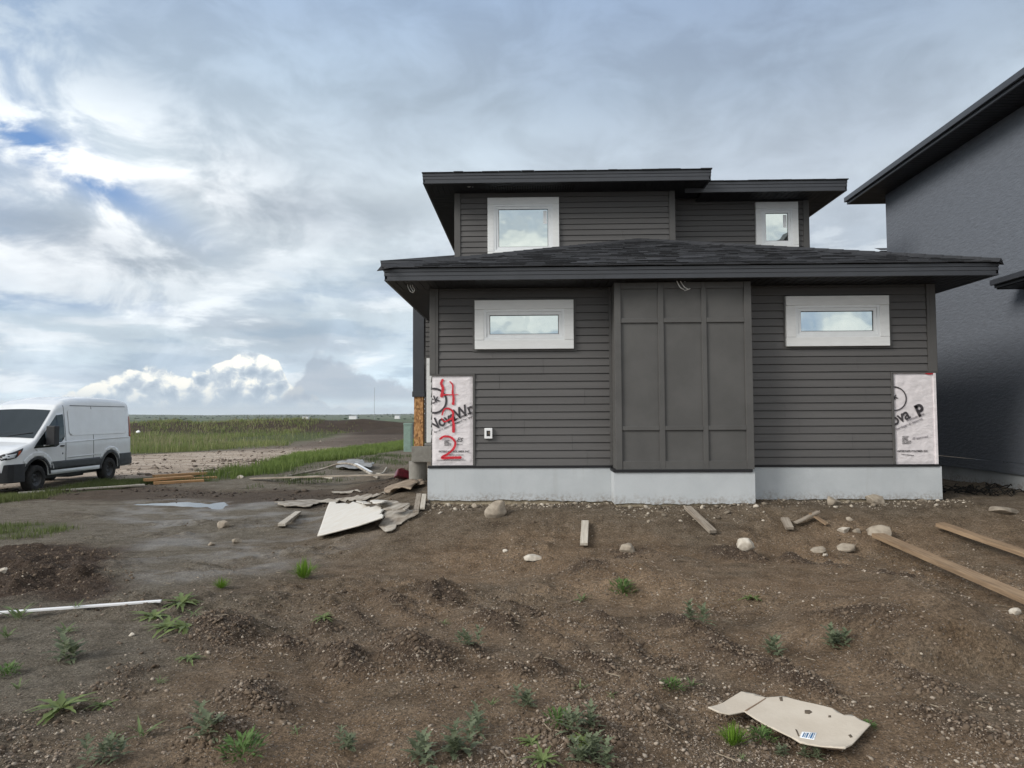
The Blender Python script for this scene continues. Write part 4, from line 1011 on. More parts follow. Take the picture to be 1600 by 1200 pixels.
    for i in range(nx_+1):
        x=.96+(1.74-.96)*i/nx_; zt_=zt(x); wc=W(x,zt_-rc(x))-rc(x)*.9-.02
        for j in range(ny_+1):
            f_=-1+2*j/ny_; vs.append((x-.008,wc*f_,zt_+.035*(1-f_*f_)+.008))
    for i in range(nx_):
        for j in range(ny_): a=i*(ny_+1)+j; fs.append((a,a+1,a+ny_+2,a+ny_+1))
    g=MB(); g.add(vs,fs); g.build('windscreen','van_glass',root,smooth=True)
    g=MB()
    for sg in (-1,1): g.tube([(.95,sg*.25,zt(.95)+.05),(.98,sg*.25-.0,zt(.98)+.055),(1.08,sg*.25-.55,zt(1.08)+.04)],.009,k=6)
    g.build('wiper','black_plastic',root)
    # bumpers
    def shell(x0,x1,z0,z1,off,m,name):
        pl=[(x,wx(x)+off) for x in np.linspace(x1,x0,14)]
        if x0<=0.001: pl+=[(x0-off,wx(0)*f_) for f_ in (.95,.7,.4,.1)]
        P=pl+[(a,-b_) for a,b_ in pl[::-1]]; g=MB()
        vs=[(a,b_,z0) for a,b_ in P]+[(a*1.0+.02*(1 if x0<.1 else 0),b_*.985,z1) for a,b_ in P]; k=len(P)
        g.add(vs,[(i,i+1,i+1+k,i+k) for i in range(k-1)]+[tuple(range(k,2*k)),tuple(range(k))[::-1]]); return g.build(name,m,root,smooth=False,bevel=.02)
    bu=shell(0,.52,.30,.76,.045,'black_plastic','front_bumper')
    g=MB(); g.box(-.035,.02,-.62,.62,.78,.93); g.build('grille','black_plastic',root,bevel=.01)
    g=MB(); pass
    g=MB(); g.box(5.50,5.66,-.94,.94,.42,.66); g.build('rear_bumper','grey_plastic',root,bevel=.03)
    # underbody and wheels
    g=MB(); g.box(.7,5.2,-.80,.80,.30,.42); g.lathe([(0,-.8),(.06,-.8),(.06,.8),(0,.8)],4.3,0,.36,'y',12); g.box(3.0,3.7,-.55,-.2,.22,.34); g.build('underbody','black_plastic',root)
    def wheel(x,sd):
        T=MB(); prof=[(.205,-.11),(.225,-.115),(.30,-.12),(.335,-.105),(.347,-.07),(.348,0),(.347,.07),(.335,.105),(.30,.12),(.225,.115),(.205,.11),(.205,-.11)]
        T.lathe(prof,x,sd*.88,.348,'y',40); w_=T.build('wheel','rubber',root,smooth=True)
        q_=MB(); s2=sd
        q_.lathe([(0,s2*.03),(.05,s2*.035),(.062,s2*.05),(.09,s2*.03),(.13,s2*.02),(.165,s2*.055),(.19,s2*.06),(.205,s2*.09),(.215,s2*.11),(.21,s2*.02),(.21,-s2*.1),(0,-s2*.1)],x,sd*.88,.348,'y',40)
        for k in range(6):
            a=k*math.pi/3; q_.lathe([(0,s2*.05),(.014,s2*.05),(.014,s2*.0)],x+.085*math.cos(a),sd*.88,.348+.085*math.sin(a),'y',8)
        for k in range(12):
            a=k*math.pi/6; q_.lathe([(0,s2*.0445),(.016,s2*.0445),(.016,s2*.03)],x+.148*math.cos(a),sd*.88,.348+.148*math.sin(a),'y',8)
        q_.build('rim','rim',w_,smooth=True)
    for x in (1.0,4.3):
        for sd in (-1,1): wheel(x,sd)
    root.scale=(sc_,)*3
    # put the near front wheel on its contact point
    ca,sa=math.cos(ang),math.sin(ang); lx,ly=1.0*sc_,-.95*sc_
    root.location=(Fp.x-(lx*ca-ly*sa),Fp.y-(lx*sa+ly*ca),-.345)
    tag(root,'white high-roof cargo van parked on the left with grey lower cladding','van')
van()
# ---------------------------------------------------------------- boards, sheets and stones
def grad_place(o,p,rz,tilt=(0,0)):
    o.location=p; o.rotation_euler=(tilt[0],tilt[1],rz)
def plank(name,a,b,wd,th,m,label,cat,group=None,lift=0.0,sag=0.0,ends=None,fixz=None):
    """board lying between ground pixels a and b"""
    A=ground(*a) if fixz is None else atz(*a,fixz); B=ground(*b) if fixz is None else atz(*b,fixz)
    if ends: A.z+=ends[0]; B.z+=ends[1]
    d=B-A; L=d.length; mb=MB(); n=max(4,int(L/.15)); vs=[];fs=[]; rnd=random.Random(name+str(a))
    for i in range(n+1):
        x=-L/2+L*i/n; s_=-sag*(1-(2*i/n-1)**2)+rnd.uniform(-.001,.001)
        for y_,z_ in ((-wd/2,0),(wd/2,0),(wd/2,th),(-wd/2,th)): vs.append((x,y_+rnd.uniform(-.001,.001),z_+s_))
    for i in range(n):
        for j in range(4): fs.append((i*4+j,i*4+(j+1)%4,i*4+4+(j+1)%4,i*4+4+j))
    fs+=[(3,2,1,0),(n*4,n*4+1,n*4+2,n*4+3)]
    mb.add(vs,fs); o=mb.build(name,m,bevel=min(.004,th*.2))
    c=(A+B)/2; h=hz(c.x,c.y) if fixz is None else c.z
    o.location=(c.x,c.y,c.z+lift)
    o.rotation_euler=(0,-math.asin(d.z/L),math.atan2(d.y,d.x))
    return tag(o,label,cat,group)
GB='loose boards lying on the dirt'
plank('wood_board',(912.5,858),(914.5,822),.085,.035,'wood_pale','short pale board lying end-on below the left edge of the batten panel','board',GB,.03)
plank('wood_board',(1114,838),(1074,799),.09,.04,'wood_grey','narrow grey board slanting down from under the batten panel','board',GB,.03)
plank('wood_board',(1234,833),(1226,817),.09,.035,'wood_grey','stubby grey offcut below the right-hand lap siding','board',GB,.03)
plank('wood_board',(1243,824),(1280,814),.07,.02,'wood_grey','thin grey scrap sloping up to the right below the right-hand siding','board',GB,.04,ends=(0,.05))
plank('wood_board',(1292,825),(1266,815),.07,.02,'wood_brown','thin brown scrap leaning across a grey scrap below the right-hand siding','board',GB,.03,ends=(0,.05))
plank('wood_board',(440,826),(466,805),.11,.045,'wood_pale','short pale board in the mud left of the broken white sheet','board',GB,.03)
plank('wood_board',(650,806),(655,783),.07,.03,'wood_grey','upright-leaning offcut against the dirt by the left foundation corner','board',GB,.03,ends=(0,.05))
plank('wood_board',(660,800),(663,784),.06,.03,'wood_pale','smallest pale offcut touching the left foundation corner','board',GB,.03,ends=(0,.05))
plank('long_plank',(1372,847),(1640,968),.14,.045,'wood_brown','long brown plank running out of frame, nearer of two by the gravel mound','plank','brown planks at the right',.05)
plank('long_plank',(1468,829),(1640,890),.14,.045,'wood_brown','brown plank farther right, lying behind the nearer long plank','plank','brown planks at the right',.05)
plank('long_plank',(395,750),(640,744),.20,.04,'wood_grey','long thin grey plank lying across the mud towards the porch','plank',None,.03)
plank('long_plank',(28,774),(226,761),.12,.04,'wood_pale','long pale plank on the grass in front of the van','plank',None,.04)
o=plank('trim_strip',(-20,968),(252,949),.035,.018,'white_plastic','long thin white strip lying among weeds at the left edge','strip',None,.03)
# lumber pile
def beam(x0,y0,x1,y1,z,lab):
    a=atz(x0,y0,z);b=atz(x1,y1,z); return plank('lumber_beam',(x0,y0),(x1,y1),.24,.075,'wood_orange',lab,'lumber','orange lumber pile',fixz=z)
zg=hz(*atz(275,756,-.27)[:2])
beam(240,757,318,753,zg+.01,'bottom front beam of the orange lumber pile')
beam(262,752,338,748,zg+.0,'bottom rear beam of the lumber pile, poking out to the right')
beam(226,752,300,747,zg+.10,'upper front beam of the lumber pile, poking out to the left')
beam(240,746,322,741,zg+.10,'upper rear beam on top of the lumber pile')
def hzc(x,y): return float(H(np.array([x]),np.array([y]),False)[0])
def sheet(name,outline,m,zf,th=.012,step=.05,parent=None,names=True):
    """outline in ground xy (world); zf(x,y)->z"""
    cx=sum(p[0] for p in outline)/len(outline); cy=sum(p[1] for p in outline)/len(outline)
    bm=bmesh.new(); bm.faces.new([bm.verts.new((x-cx,y-cy,0)) for x,y in outline]); bmesh.ops.triangulate(bm,faces=bm.faces[:],ngon_method='EAR_CLIP')
    for ax,no in ((0,(1,0,0)),(1,(0,1,0))):
        lo=min(v.co[ax] for v in bm.verts); hi=max(v.co[ax] for v in bm.verts); v=lo+step
        while v<hi:
            co=[0,0,0]; co[ax]=v; bmesh.ops.bisect_plane(bm,geom=bm.verts[:]+bm.edges[:]+bm.faces[:],plane_co=co,plane_no=no); v+=step
    zc=zf(cx,cy)
    for v in bm.verts: v.co.z=zf(v.co.x+cx,v.co.y+cy)-zc
    me=bpy.data.meshes.new(name); bmesh.ops.recalc_face_normals(bm,faces=bm.faces)
    if sum(f.normal.z for f in bm.faces)<0: bmesh.ops.reverse_faces(bm,faces=bm.faces)
    bm.to_mesh(me); bm.free(); me.materials.append(MT[m]); me.polygons.foreach_set('use_smooth',[True]*len(me.polygons))
    o=bpy.data.objects.new(name,me); COL.objects.link(o); o.location=(cx,cy,zc)
    s_=o.modifiers.new('t','SOLIDIFY'); s_.thickness=th; s_.offset=0
    if parent: o.parent=parent; o.matrix_parent_inverse=parent.matrix_world.inverted()
    return o
def rough(P,amp,n=4,seed=0,skip=()):
    rnd=random.Random(seed); out=[]
    for i,(a,b) in enumerate(zip(P,P[1:]+P[:1])):
        out.append(a)
        if i in skip: continue
        for k in range(1,n): t_=k/n; out.append((a[0]+(b[0]-a[0])*t_+rnd.uniform(-amp,amp),a[1]+(b[1]-a[1])*t_+rnd.uniform(-amp,amp)))
    return out
def gpts(P): return [tuple(ground(*p)[:2]) for p in P]
# big broken white sheet: a plane leaning on the bank
def plane_z(pts,offs):
    Q=[ground(*p)+Vector((0,0,o)) for p,o in zip(pts,offs)]
    A_=np.array([[q.x,q.y,1] for q in Q]); z_=np.array([q.z for q in Q]); c,_,_,_=np.linalg.lstsq(A_,z_,rcond=None)
    return lambda x,y:float(c[0]*x+c[1]*y+c[2])
pf=plane_z([(497,843),(514,798),(628,830),(600,798)],[.07,.14,.16,.15])
def drape(k,lift): return lambda x,y: max(pf(x,y) if k else -9,hz(x,y)+lift)
P=gpts([(496,845),(515,799),(545,801),(552,796),(575,800),(592,797)])+gpts([(600,806),(592,818),(598,832),(560,838)])
P=P[:1]+P[1:]
o=sheet('broken_board',rough(P,.035,4,2,skip=(0,8,9)),'drywall',lambda x,y:pf(x,y)+.01*math.sin(x*3+y*2),.02); tag(o,'largest off-white broken board sheet leaning on the mud bank','sheet','broken sheets in the mud')
o=sheet('broken_board',rough(gpts([(600,804),(640,800),(655,808),(628,822),(602,836),(594,822)]),.05,4,5),'muddy_board',lambda x,y:hz(x,y)+.03+.03*abs(fbm(np.array(x*5),np.array(y*5),2,8)),.012); tag(o,'torn muddy piece joining the right side of the off-white sheet','sheet','broken sheets in the mud')
o=sheet('broken_board',rough(gpts([(570,799),(600,790),(640,793),(636,801),(604,803)]),.04,4,9),'muddy_board',lambda x,y:hzc(x,y)+.05,.012); tag(o,'curled grey scrap above the off-white sheet','sheet','broken sheets in the mud')
o=sheet('broken_board',rough(gpts([(428,788.5),(460,786),(488,784),(541,781.6),(521,788),(500,789),(485,795),(445,795)]),.06,4,12),'muddy_board',lambda x,y:hzc(x,y)+.05,.015); tag(o,'long muddy pale sheet pressed flat in the mud behind the short pale board','sheet','broken sheets in the mud')
o=sheet('broken_board',rough(gpts([(524,783),(560,777),(581,775.5),(602,775),(580,781),(545,785)]),.05,4,15),'muddy_board',lambda x,y:hzc(x,y)+.05,.012); tag(o,'thin muddy strip of sheet between the flat pale one and the plywood pieces','sheet','broken sheets in the mud')
o=sheet('broken_board',rough(gpts([(518,771.5),(552,769),(566,771),(540,773.5)]),.05,4,45),'muddy_board',lambda x,y:hzc(x,y)+.05,.012); tag(o,'small pale scrap behind the muddy sheets, left of the plywood','sheet','broken sheets in the mud')
for _k,(_p,_l) in enumerate((([(578,800),(590,794),(606,795),(600,803),(588,806)],'upturned torn flap on the top edge of the off-white sheet'),([(556,799),(572,795),(580,799),(566,804)],'smaller torn flap on the top edge of the off-white sheet'),([(606,812),(628,806),(640,808),(622,818)],'torn flap lying over the muddy piece near the corner offcuts'))):
    o=sheet('torn_flap',rough(gpts(_p),.03,3,60+_k),'drywall' if _k!=2 else 'muddy_board',lambda x,y,_k=_k:max(pf(x,y),hzc(x,y))+.05+.05*math.sin(x*7+y*3+_k),.012); tag(o,_l,'sheet','broken sheets in the mud')
o=sheet('plywood_sheet',gpts([(607,764),(660,754),(664,761),(612,771)]),'plywood',lambda x,y:hz(x,y)+.06,.015,.1); tag(o,'upper brown plywood sheet beside the foundation','plywood','plywood by the foundation')
o=sheet('plywood_sheet',gpts([(600,776),(612,765),(654,760),(642,775)]),'plywood',lambda x,y:hz(x,y)+.10,.015,.1); tag(o,'lower brown plywood sheet overlapping the one behind','plywood','plywood by the foundation')
# crumpled grey plastic and white scraps near the porch
o=sheet('plastic_sheet',rough(gpts([(525,733),(540,725),(560,722),(585,730),(575,735),(545,737)]),.15,3,21),'grey_sheet',lambda x,y:hz(x,y)+.08+.35*abs(float(fbm(np.array(x*1.2),np.array(y*1.2),3,4))),.01,.12); tag(o,'crumpled grey plastic sheet heaped behind the curved pipe','plastic sheet')
def arc(name,pts,r,m,label,cat,lift=.04):
    mb=MB(); Q=[ground(a,b)+Vector((0,0,lift+h)) for a,b,h in pts]; S_=[]
    for i in range(len(Q)-1):
        p0=Q[max(i-1,0)];p1=Q[i];p2=Q[i+1];p3=Q[min(i+2,len(Q)-1)]
        for j in range(6): t_=j/6; S_.append(.5*((2*p1)+(-p0+p2)*t_+(2*p0-5*p1+4*p2-p3)*t_*t_+(-p0+3*p1-3*p2+p3)*t_**3))
    S_.append(Q[-1]); c=sum(S_,Vector())/len(S_); mb.tube([q-c for q in S_],r,k=8); o=mb.build(name,m,smooth=True); o.location=c; return tag(o,label,cat)
arc('bent_pipe',[(446,747,0),(470,744,.05),(500,743,.15),(530,742,.32),(552,743,.30),(575,746,.10),(590,749,0)],.035,'muddy_board','grey flexible pipe arching over the mud behind the long plank','pipe')
arc('bent_pipe',[(455,752,0),(475,749,.02),(500,748,.02),(520,750,0)],.04,'wood_pale','pale sagging pipe end lying left of the grey arch','pipe')
plank('white_trim',(556,735),(580,744),.10,.03,'white_plastic','short bright white trim piece beside the curved pipe','trim piece',None,.10,ends=(.12,0))
arc('wire_stand',[(588,742,0),(598,741,0),(604,732,.0)],.022,'wood_pale','small bent pale stick left of the red container','stick')
# red container
def red_can():
    p=ground(628,751); root=empty('fuel_can',p,R(25))
    mb=MB(); mb.prism([(-.24,0),(.24,0),(.24,.22),(.10,.32),(-.20,.30)],-.14,.14,ax='y')
    mb.build('body','red_plastic',root,bevel=.03)
    mb=MB(); mb.tube([(-.12,0,.30),(-.10,0,.36),(.02,0,.38),(.08,0,.32)],.018,k=8); mb.build('handle','red_plastic',root,smooth=True)
    mb=MB(); mb.tube([(.19,0,.24),(.30,0,.34)],[.03,.018],k=8); mb.build('spout','black_plastic',root,smooth=True)
    root.rotation_euler=(R(-18),R(14),R(25)); root.location.z+=.05
    root.scale=(.7,.7,.6); tag(root,'dark red plastic container tipped over in the mud by the porch slab','container')
red_can()
# utility pedestal behind the post
def pedestal():
    p=ground(637,706); y=p.y; x0=at(631.5,680,y).x; x1=at(644,680,y).x; zt_=at(637,661,y).z
    w_=(x1-x0); root=empty('utility_pedestal',((x0+x1)/2,y,p.z))
    h=zt_-p.z; mb=MB(); mb.box(-w_/2,w_/2,-.2,.25,-.05,h*.93); mb.build('cabinet','green_metal',root,bevel=.02)
    mb=MB(); mb.box(-w_/2-.02,w_/2+.02,-.22,.27,h*.93+.002,h); mb.build('lid','green_metal',root,bevel=.02)
    mb=MB(); mb.box(-w_/2+.06,w_/2-.06,-.212,-.2025,.15,h*.85); mb.build('door','green_metal',root,bevel=.004)
    tag(root,'pale green utility pedestal standing behind the bare wooden post','utility box')
pedestal()
# puddle
_bx=[min(p[0] for p in PUD)-.3,max(p[0] for p in PUD)+.3]; _by=[min(p[1] for p in PUD)-.3,max(p[1] for p in PUD)+.3]
o=sheet('puddle',[(_bx[0],_by[0]),(_bx[1],_by[0]),(_bx[1],_by[1]),(_bx[0],_by[1])],'water',lambda x,y:-.300,.004,.3); o.modifiers.clear(); tag(o,'puddle of standing water in the tyre ruts','water',kind='structure')
if 'category' in o: del o['category']
# stones
def ico():
    bm=bmesh.new(); bmesh.ops.create_icosphere(bm,subdivisions=4,radius=1); v=np.array([tuple(q.co) for q in bm.verts]); f=np.array([[q.index for q in p.verts] for p in bm.faces]); bm.free(); return v,f
IV,IF=ico()
def stone(px,py,wpx,hpx,m,label,seed,group='stones on the dirt',flat=1.0,name='stone'):
    g=ground(px,py+hpx*.5); dist=(g-C0).length; W_=wpx/F*dist*.5; H_=hpx/F*dist*.5
    rs=np.random.RandomState(seed); v=IV.copy()
    for k in range(11):
        d=rs.normal(size=3); d/=np.linalg.norm(d); lim=rs.uniform(.45,.85); pr=v@d; v=v-np.outer(np.maximum(pr-lim,0)*.95,d)
    n_=fbm(v[:,0]*1.7+seed,v[:,1]*1.7+v[:,2]*1.3,3,seed)*.25+fbm(v[:,0]*6+v[:,2]*2,v[:,1]*6-v[:,2]*5,3,seed+1)*.06
    v=v*(1+n_)[:,None]; v/=np.abs(v).max(axis=0)
    v=v*np.array([W_,W_*.8*flat,H_*1.25])
    o=arrays_obj(name,v,IF,m,smooth=True); o.location=(g.x,g.y+W_*.4,g.z+H_*.55); o.rotation_euler=(0,rs.uniform(-.2,.2),rs.uniform(-.3,.3))
    return tag(o,label,'stone',group)
ST=[(771,795,40,31,'stone','big pale boulder resting against the left foundation'),
(742,790,10,8,'stone','small stone just left of the big boulder'),
(835,875,33,9,'stone_white','flat white stone half buried in front of the left siding'),
(980,856,24,14,'stone','brown rounded stone below the left edge of the batten panel'),
(1168,853,27,17,'stone_white','cream cobble on the dirt below the right edge of the batten panel'),
(1380,833,38,20,'stone','large pale oval rock at the end of the long plank'),
(1325,857,30,12,'stone','angular pale rock left of the long plank end'),
(1283,860,26,7,'stone','low grey stone sunk in gravel left of the angular rock'),
(1320,828,20,9,'stone_white','small cream stone left of the oval rock'),
(1340,829,16,7,'stone','grey stone touching the left side of the oval rock'),
(1305,783,22,13,'stone','left stone of the pair on the bank under the right siding'),
(1371,781,25,14,'stone','right stone of the pair on the bank under the right siding'),
(1329,812,13,6,'stone','tan pebble on the bank above the oval rock'),
(1574,799,46,9,'stone','long flat pale slab in front of the neighbour house'),
(349,819,20,12,'stone','pale lumpy stone in the mud right of the puddle'),
(330,849,11,7,'stone','small stone left of a flat one in the wet mud'),
(369,845,15,9,'stone','flat-topped stone in the wet mud'),
(790,861,10,5,'stone_white','small white stone left of the flat white one'),
(1290,869,8,5,'stone_white','bright white pebble left of the long plank'),
(3,892,10,8,'stone_white','pale stone at the left edge in churned mud'),
(1590,958,16,8,'stone_white','white stone at the right edge below the plank'),
(645,752,9,6,'stone','grey cobble beside the porch pier'),
(375,745,10,5,'stone_white','white lump on the mud beside the lumber pile'),
(205,993,8,5,'stone_white','white pebble right of the left-hand weeds')]
for i,(a,b,c_,d,m_,lab) in enumerate(ST): stone(a,b,c_,d,m_,lab,i+3)
# plastic scrap in the far grass
o=stone(214,678,12,8,'white_plastic','white plastic rag caught in the tall grass beside the van',77,group=None,name='plastic_rag'); o['category']='rag'; o.location.z+=.3; o.scale=(.55,.55,.5)
if 'group' in o: del o['group']
# cardboard
cp=[(1106,1103),(1130,1090),(1158,1071),(1178,1073),(1196,1078),(1224,1075),(1250,1082),(1275,1087),(1300,1093),(1318,1103),(1330,1102),(1345,1110),(1360,1116),(1320,1158),(1296,1153),(1250,1145),(1236,1137),(1200,1122),(1180,1112),(1163,1102),(1140,1108),(1122,1107)]
CG=[tuple(atz(a,b,.09)[:2]) for a,b in cp]
c0=ground(1230,1115); gx0=min(p[0] for p in CG); gx1=max(p[0] for p in CG); gy0=min(p[1] for p in CG); gy1=max(p[1] for p in CG)
cf=plane_z([(1110,1103),(1200,1080),(1350,1116),(1300,1155),(1170,1110)],[.0]*5)
fold=CG[19][0]
def cz(x,y):
    z=cf(x,y)+.045+.004*math.sin((x-gx0)/(gx1-gx0)*7+1.0)
    fx=(x+ (y-gy0)*-.55)-(CG[19][0]-.02)
    z+= .018*max(0,(gx0+.12-x)/.12)**2 + .02*math.exp(-((y-gy0)/.05)**2)*math.exp(-((x-(gx0+gx1)/2-.2)/.2)**2)
    return max(z,hz(x,y)+.012)
o=sheet('cardboard_sheet',CG,'cardboard',cz,.006,.025); tag(o,'torn flat piece of cardboard with a barcode sticker on the gravel in front','cardboard')
CB=o
def card_patch(name,pts,m,lift):
    G_=[tuple(atz(a,b,.09)[:2]) for a,b in pts]; q_=sheet(name,G_,m,lambda x,y:cz(x,y)+lift,.0006,.02); loc=q_.location.copy(); q_.parent=CB; q_.location=loc-CB.location; return q_
st=card_patch('barcode_sticker',[(1253,1128.5),(1276,1129.5),(1272,1140.5),(1249,1137.5)],'paper',.0038)
for (u0,u1) in ((.12,.2),(.26,.30),(.36,.46),(.56,.6),(.66,.78),(.84,.88)):
    q_=[(1253+23*u0,1130+u0),(1253+23*u1,1130+u1),(1250+22*u1,1136.5+3*u1),(1250+22*u0,1136.5+3*u0)]; card_patch('bar',q_,'blue_ink',.0048)
card_patch('crease',[(1163,1101),(1195,1079.5),(1197,1080),(1166,1102)],'card_edge',.0037)
for pts in ([(1257,1096),(1265,1096),(1269,1099),(1264,1102),(1257,1101)],[(1325,1133),(1329,1132),(1332,1136),(1328,1137)],[(1217,1078),(1222,1076),(1223,1083),(1219,1083)],[(1294,1104),(1298,1104),(1298,1107),(1294,1107)],[(1242,1125),(1245,1126),(1249,1135),(1247,1136)]): card_patch('mud_stain',pts,'stain',.0040)
lo=[atz(a,b,.055) for a,b in [(1230,1138),(1250,1146),(1296,1154),(1319,1158.5),(1316,1162),(1290,1160),(1250,1152)]]
q_=sheet('torn_flap',[tuple(p[:2]) for p in lo],'card_edge',lambda x,y:max(cf(x,y)+.03,hz(x,y)+.02),.004,.03); loc=q_.location.copy(); q_.parent=CB; q_.location=loc-CB.location
# far things
def mast():
    Y=1500.; p=at(585,652,Y); zt_=at(585,601,Y).z; mb=MB(); 
    for dx,dy in ((-.5,-.5),(.5,-.5),(0,.6)): mb.tube([(dx,dy,0),(dx,dy,zt_-p.z)],.16,k=4)
    root=empty('radio_mast',(p.x,Y,p.z-6)); mb.build('lattice','steel',root); tag(root,'thin radio mast far off on the horizon left of the house','mast')
mast()
def farm(px,py,wd,hh,lab,seed):
    Y=1650.+seed*60; p=at(px,py,Y); root=empty('farm_shed',(p.x,Y,float(H(np.array([p.x]),np.array([Y]))[0])-.3)); hgt=max(p.z-root.location.z,3)+hh*.5
    mb=MB(); mb.box(-wd/2,wd/2,-6,6,0,hgt); mb.build('wall','far_white',root)
    mb=MB(); mb.prism([(-wd/2-.4,hgt+.01),(wd/2+.4,hgt+.01),(wd/2-1,hgt+2),(-wd/2+1,hgt+2)],-6.5,6.5,ax='y'); mb.build('roof','steel',root)
    tag(root,lab,'shed','farm sheds on the horizon')
farm(478,652,14,3,'white farm shed on the horizon right of the cumulus cloud',0); farm(552,651,18,3,'wide white farm shed on the horizon near the radio mast',1); farm(621,651,12,5,'small white farm shed on the horizon just left of the porch post',2)
# shelterbelt lines far off
rs=np.random.RandomState(5); V_=[];F_=[]
for k in range(900):
    Y=rs.uniform(1500,4200); X=rs.uniform(-3600,1200)
    X=round(X/260)*260+rs.normal()*45 if rs.rand()<.6 else X; Y=round(Y/500)*500+rs.normal()*14
    z=float(H(np.array([X]),np.array([Y]))[0]); s_=rs.uniform(1.6,4.2); b_=len(V_)*0
    v=IVs=None
    n0_=sum(len(a) for a in V_)
    bv=np.array([(0,0,0),(1,0,.35),(-1,0,.4),(0,1,.35),(0,-1,.35),(.6,.5,.8),(-.6,-.4,.85),(0,0,1.1),(-.5,.5,.75),(.5,-.5,.8)])*np.array([s_*1.3,s_*1.3,s_])+rs.normal(size=(10,3))*s_*.12
    V_.append(bv+np.array([X,Y,z])); F_.append(np.array([(0,1,4),(0,4,2),(0,2,3),(0,3,1),(1,5,9),(4,1,9),(4,9,6),(4,6,2),(2,6,8),(3,2,8),(3,8,5),(1,3,5),(5,7,9),(9,7,6),(6,7,8),(8,7,5)])+n0_)
o=arrays_obj('far_trees',np.concatenate(V_),np.concatenate(F_),'far_tree'); tag(o,'dark specks of farmland trees along the horizon','trees',kind='stuff')
# ---------------------------------------------------------------- weeds
def leaf(V,Fc,T,base,direc,up,L,W_,droop,tint,seg=5,jag=0.0,rnd=random):
    d=Vector(direc).normalized(); s_=d.cross(Vector(up)).normalized(); u=s_.cross(d).normalized()
    o=len(V)
    for i in range(seg+1):
        f_=i/seg; p=Vector(base)+d*(L*f_)+u*(-droop*L*f_*f_)
        w_=W_*math.sin(math.pi*min(1,(.12+.88*f_))**.8)*.5 if f_<1 else 0
        w_=W_*.5*(math.sin(math.pi*(f_**.75))*.95+.05*(1-f_))
        if jag: w_*=(1-jag if i%2 else 1+jag*.4)
        k=1-.15*rnd.random()
        V.append(p+s_*w_+u*w_*.25); V.append(p-u*0.0); V.append(p-s_*w_+u*w_*.25); T+= [tuple(c*k for c in tint)]*3
    for i in range(seg):
        a=o+i*3; Fc+= [(a,a+1,a+4,a+3),(a+1,a+2,a+5,a+4)]
def weed_mesh(kind,seed):
    rnd=random.Random(seed); V=[];Fc=[];T=[]
    if kind=='tuft':        # bright fine grass tuft
        for k in range(120):
            a=rnd.uniform(0,6.28); r=rnd.uniform(0,.28); e=rnd.uniform(.7,2.6)
            g=rnd.uniform(.8,1.2); leaf(V,Fc,T,(r*math.cos(a),r*math.sin(a),0),(math.cos(a),math.sin(a),e),(0,0,1) if e<2 else (math.cos(a),math.sin(a),0),rnd.uniform(.6,1.0),.045,rnd.uniform(.1,.4),(.15*g,.27*g,.03*g),3,0,rnd)
    elif kind=='bush':      # leafy dark green clump
        for k in range(110):
            a=rnd.uniform(0,6.28); r=rnd.uniform(0,.5); h=rnd.uniform(0,.45)*(1-r)
            g=rnd.uniform(.7,1.3); leaf(V,Fc,T,(r*math.cos(a),r*math.sin(a),h),(math.cos(a+rnd.uniform(-.5,.5)),math.sin(a+rnd.uniform(-.5,.5)),rnd.uniform(.3,1.6)),(0,0,1),rnd.uniform(.22,.42),.085,.3,(.115*g,.19*g,.055*g),4,.3,rnd)
    elif kind=='rosette':   # broad dandelion leaves
        for k in range(15):
            a=k*2.4+rnd.uniform(-.2,.2); e=rnd.uniform(.15,.75)
            g=rnd.uniform(.8,1.25); leaf(V,Fc,T,(0,0,.01),(math.cos(a),math.sin(a),e),(0,0,1),rnd.uniform(.6,1.0),.20,rnd.uniform(.3,.55),(.165*g,.215*g,.075*g),7,.45,rnd)
    elif kind=='thistle':   # grey green jagged leaves on several short stems
        for s_ in range(4):
            bx,by=rnd.uniform(-.35,.35),rnd.uniform(-.35,.35); ht=rnd.uniform(.25,.7)
            V0=len(V); 
            for k in range(13):
                a=k*2.4+rnd.uniform(-.3,.3); z=ht*k/13
                g=rnd.uniform(.75,1.25); leaf(V,Fc,T,(bx,by,z),(math.cos(a),math.sin(a),.35+k*.09),(0,0,1),rnd.uniform(.32,.52)*(1-.03*k),.16,.35,(.165*g,.195*g,.115*g),7,.55,rnd)
    else:                   # sparse seedling
        for k in range(9):
            a=k*2.4+rnd.uniform(-.4,.4); e=rnd.uniform(.3,1.6)
            g=rnd.uniform(.8,1.2); leaf(V,Fc,T,(rnd.uniform(-.1,.1),rnd.uniform(-.1,.1),.01),(math.cos(a),math.sin(a),e),(0,0,1),rnd.uniform(.5,1.0),.13,.35,(.16*g,.21*g,.09*g),6,.4,rnd)
    return np.array([tuple(v) for v in V]),np.array(Fc),np.array(T)
WM={}
def wproto(kind,var):
    if (kind,var) not in WM:
        V,Fc,T=weed_mesh(kind,hash_(kind)*10+var); o=arrays_obj('tmp',V,Fc,'leaf',T); me=o.data; bpy.data.objects.remove(o); me.name=kind; WM[(kind,var)]=me
    return WM[(kind,var)]
def hash_(s): return sum(ord(c)*(i+1) for i,c in enumerate(s))
WN={'tuft':'grass_tuft','bush':'leafy_weed','rosette':'dandelion_rosette','thistle':'thistle_weed','seedling':'weed_seedling'}
WG={'tuft':'grass tufts on the bare soil','bush':'leafy weeds on the bare soil','rosette':'dandelion rosettes on the bare soil','thistle':'thistles on the bare soil','seedling':'weed seedlings on the bare soil'}
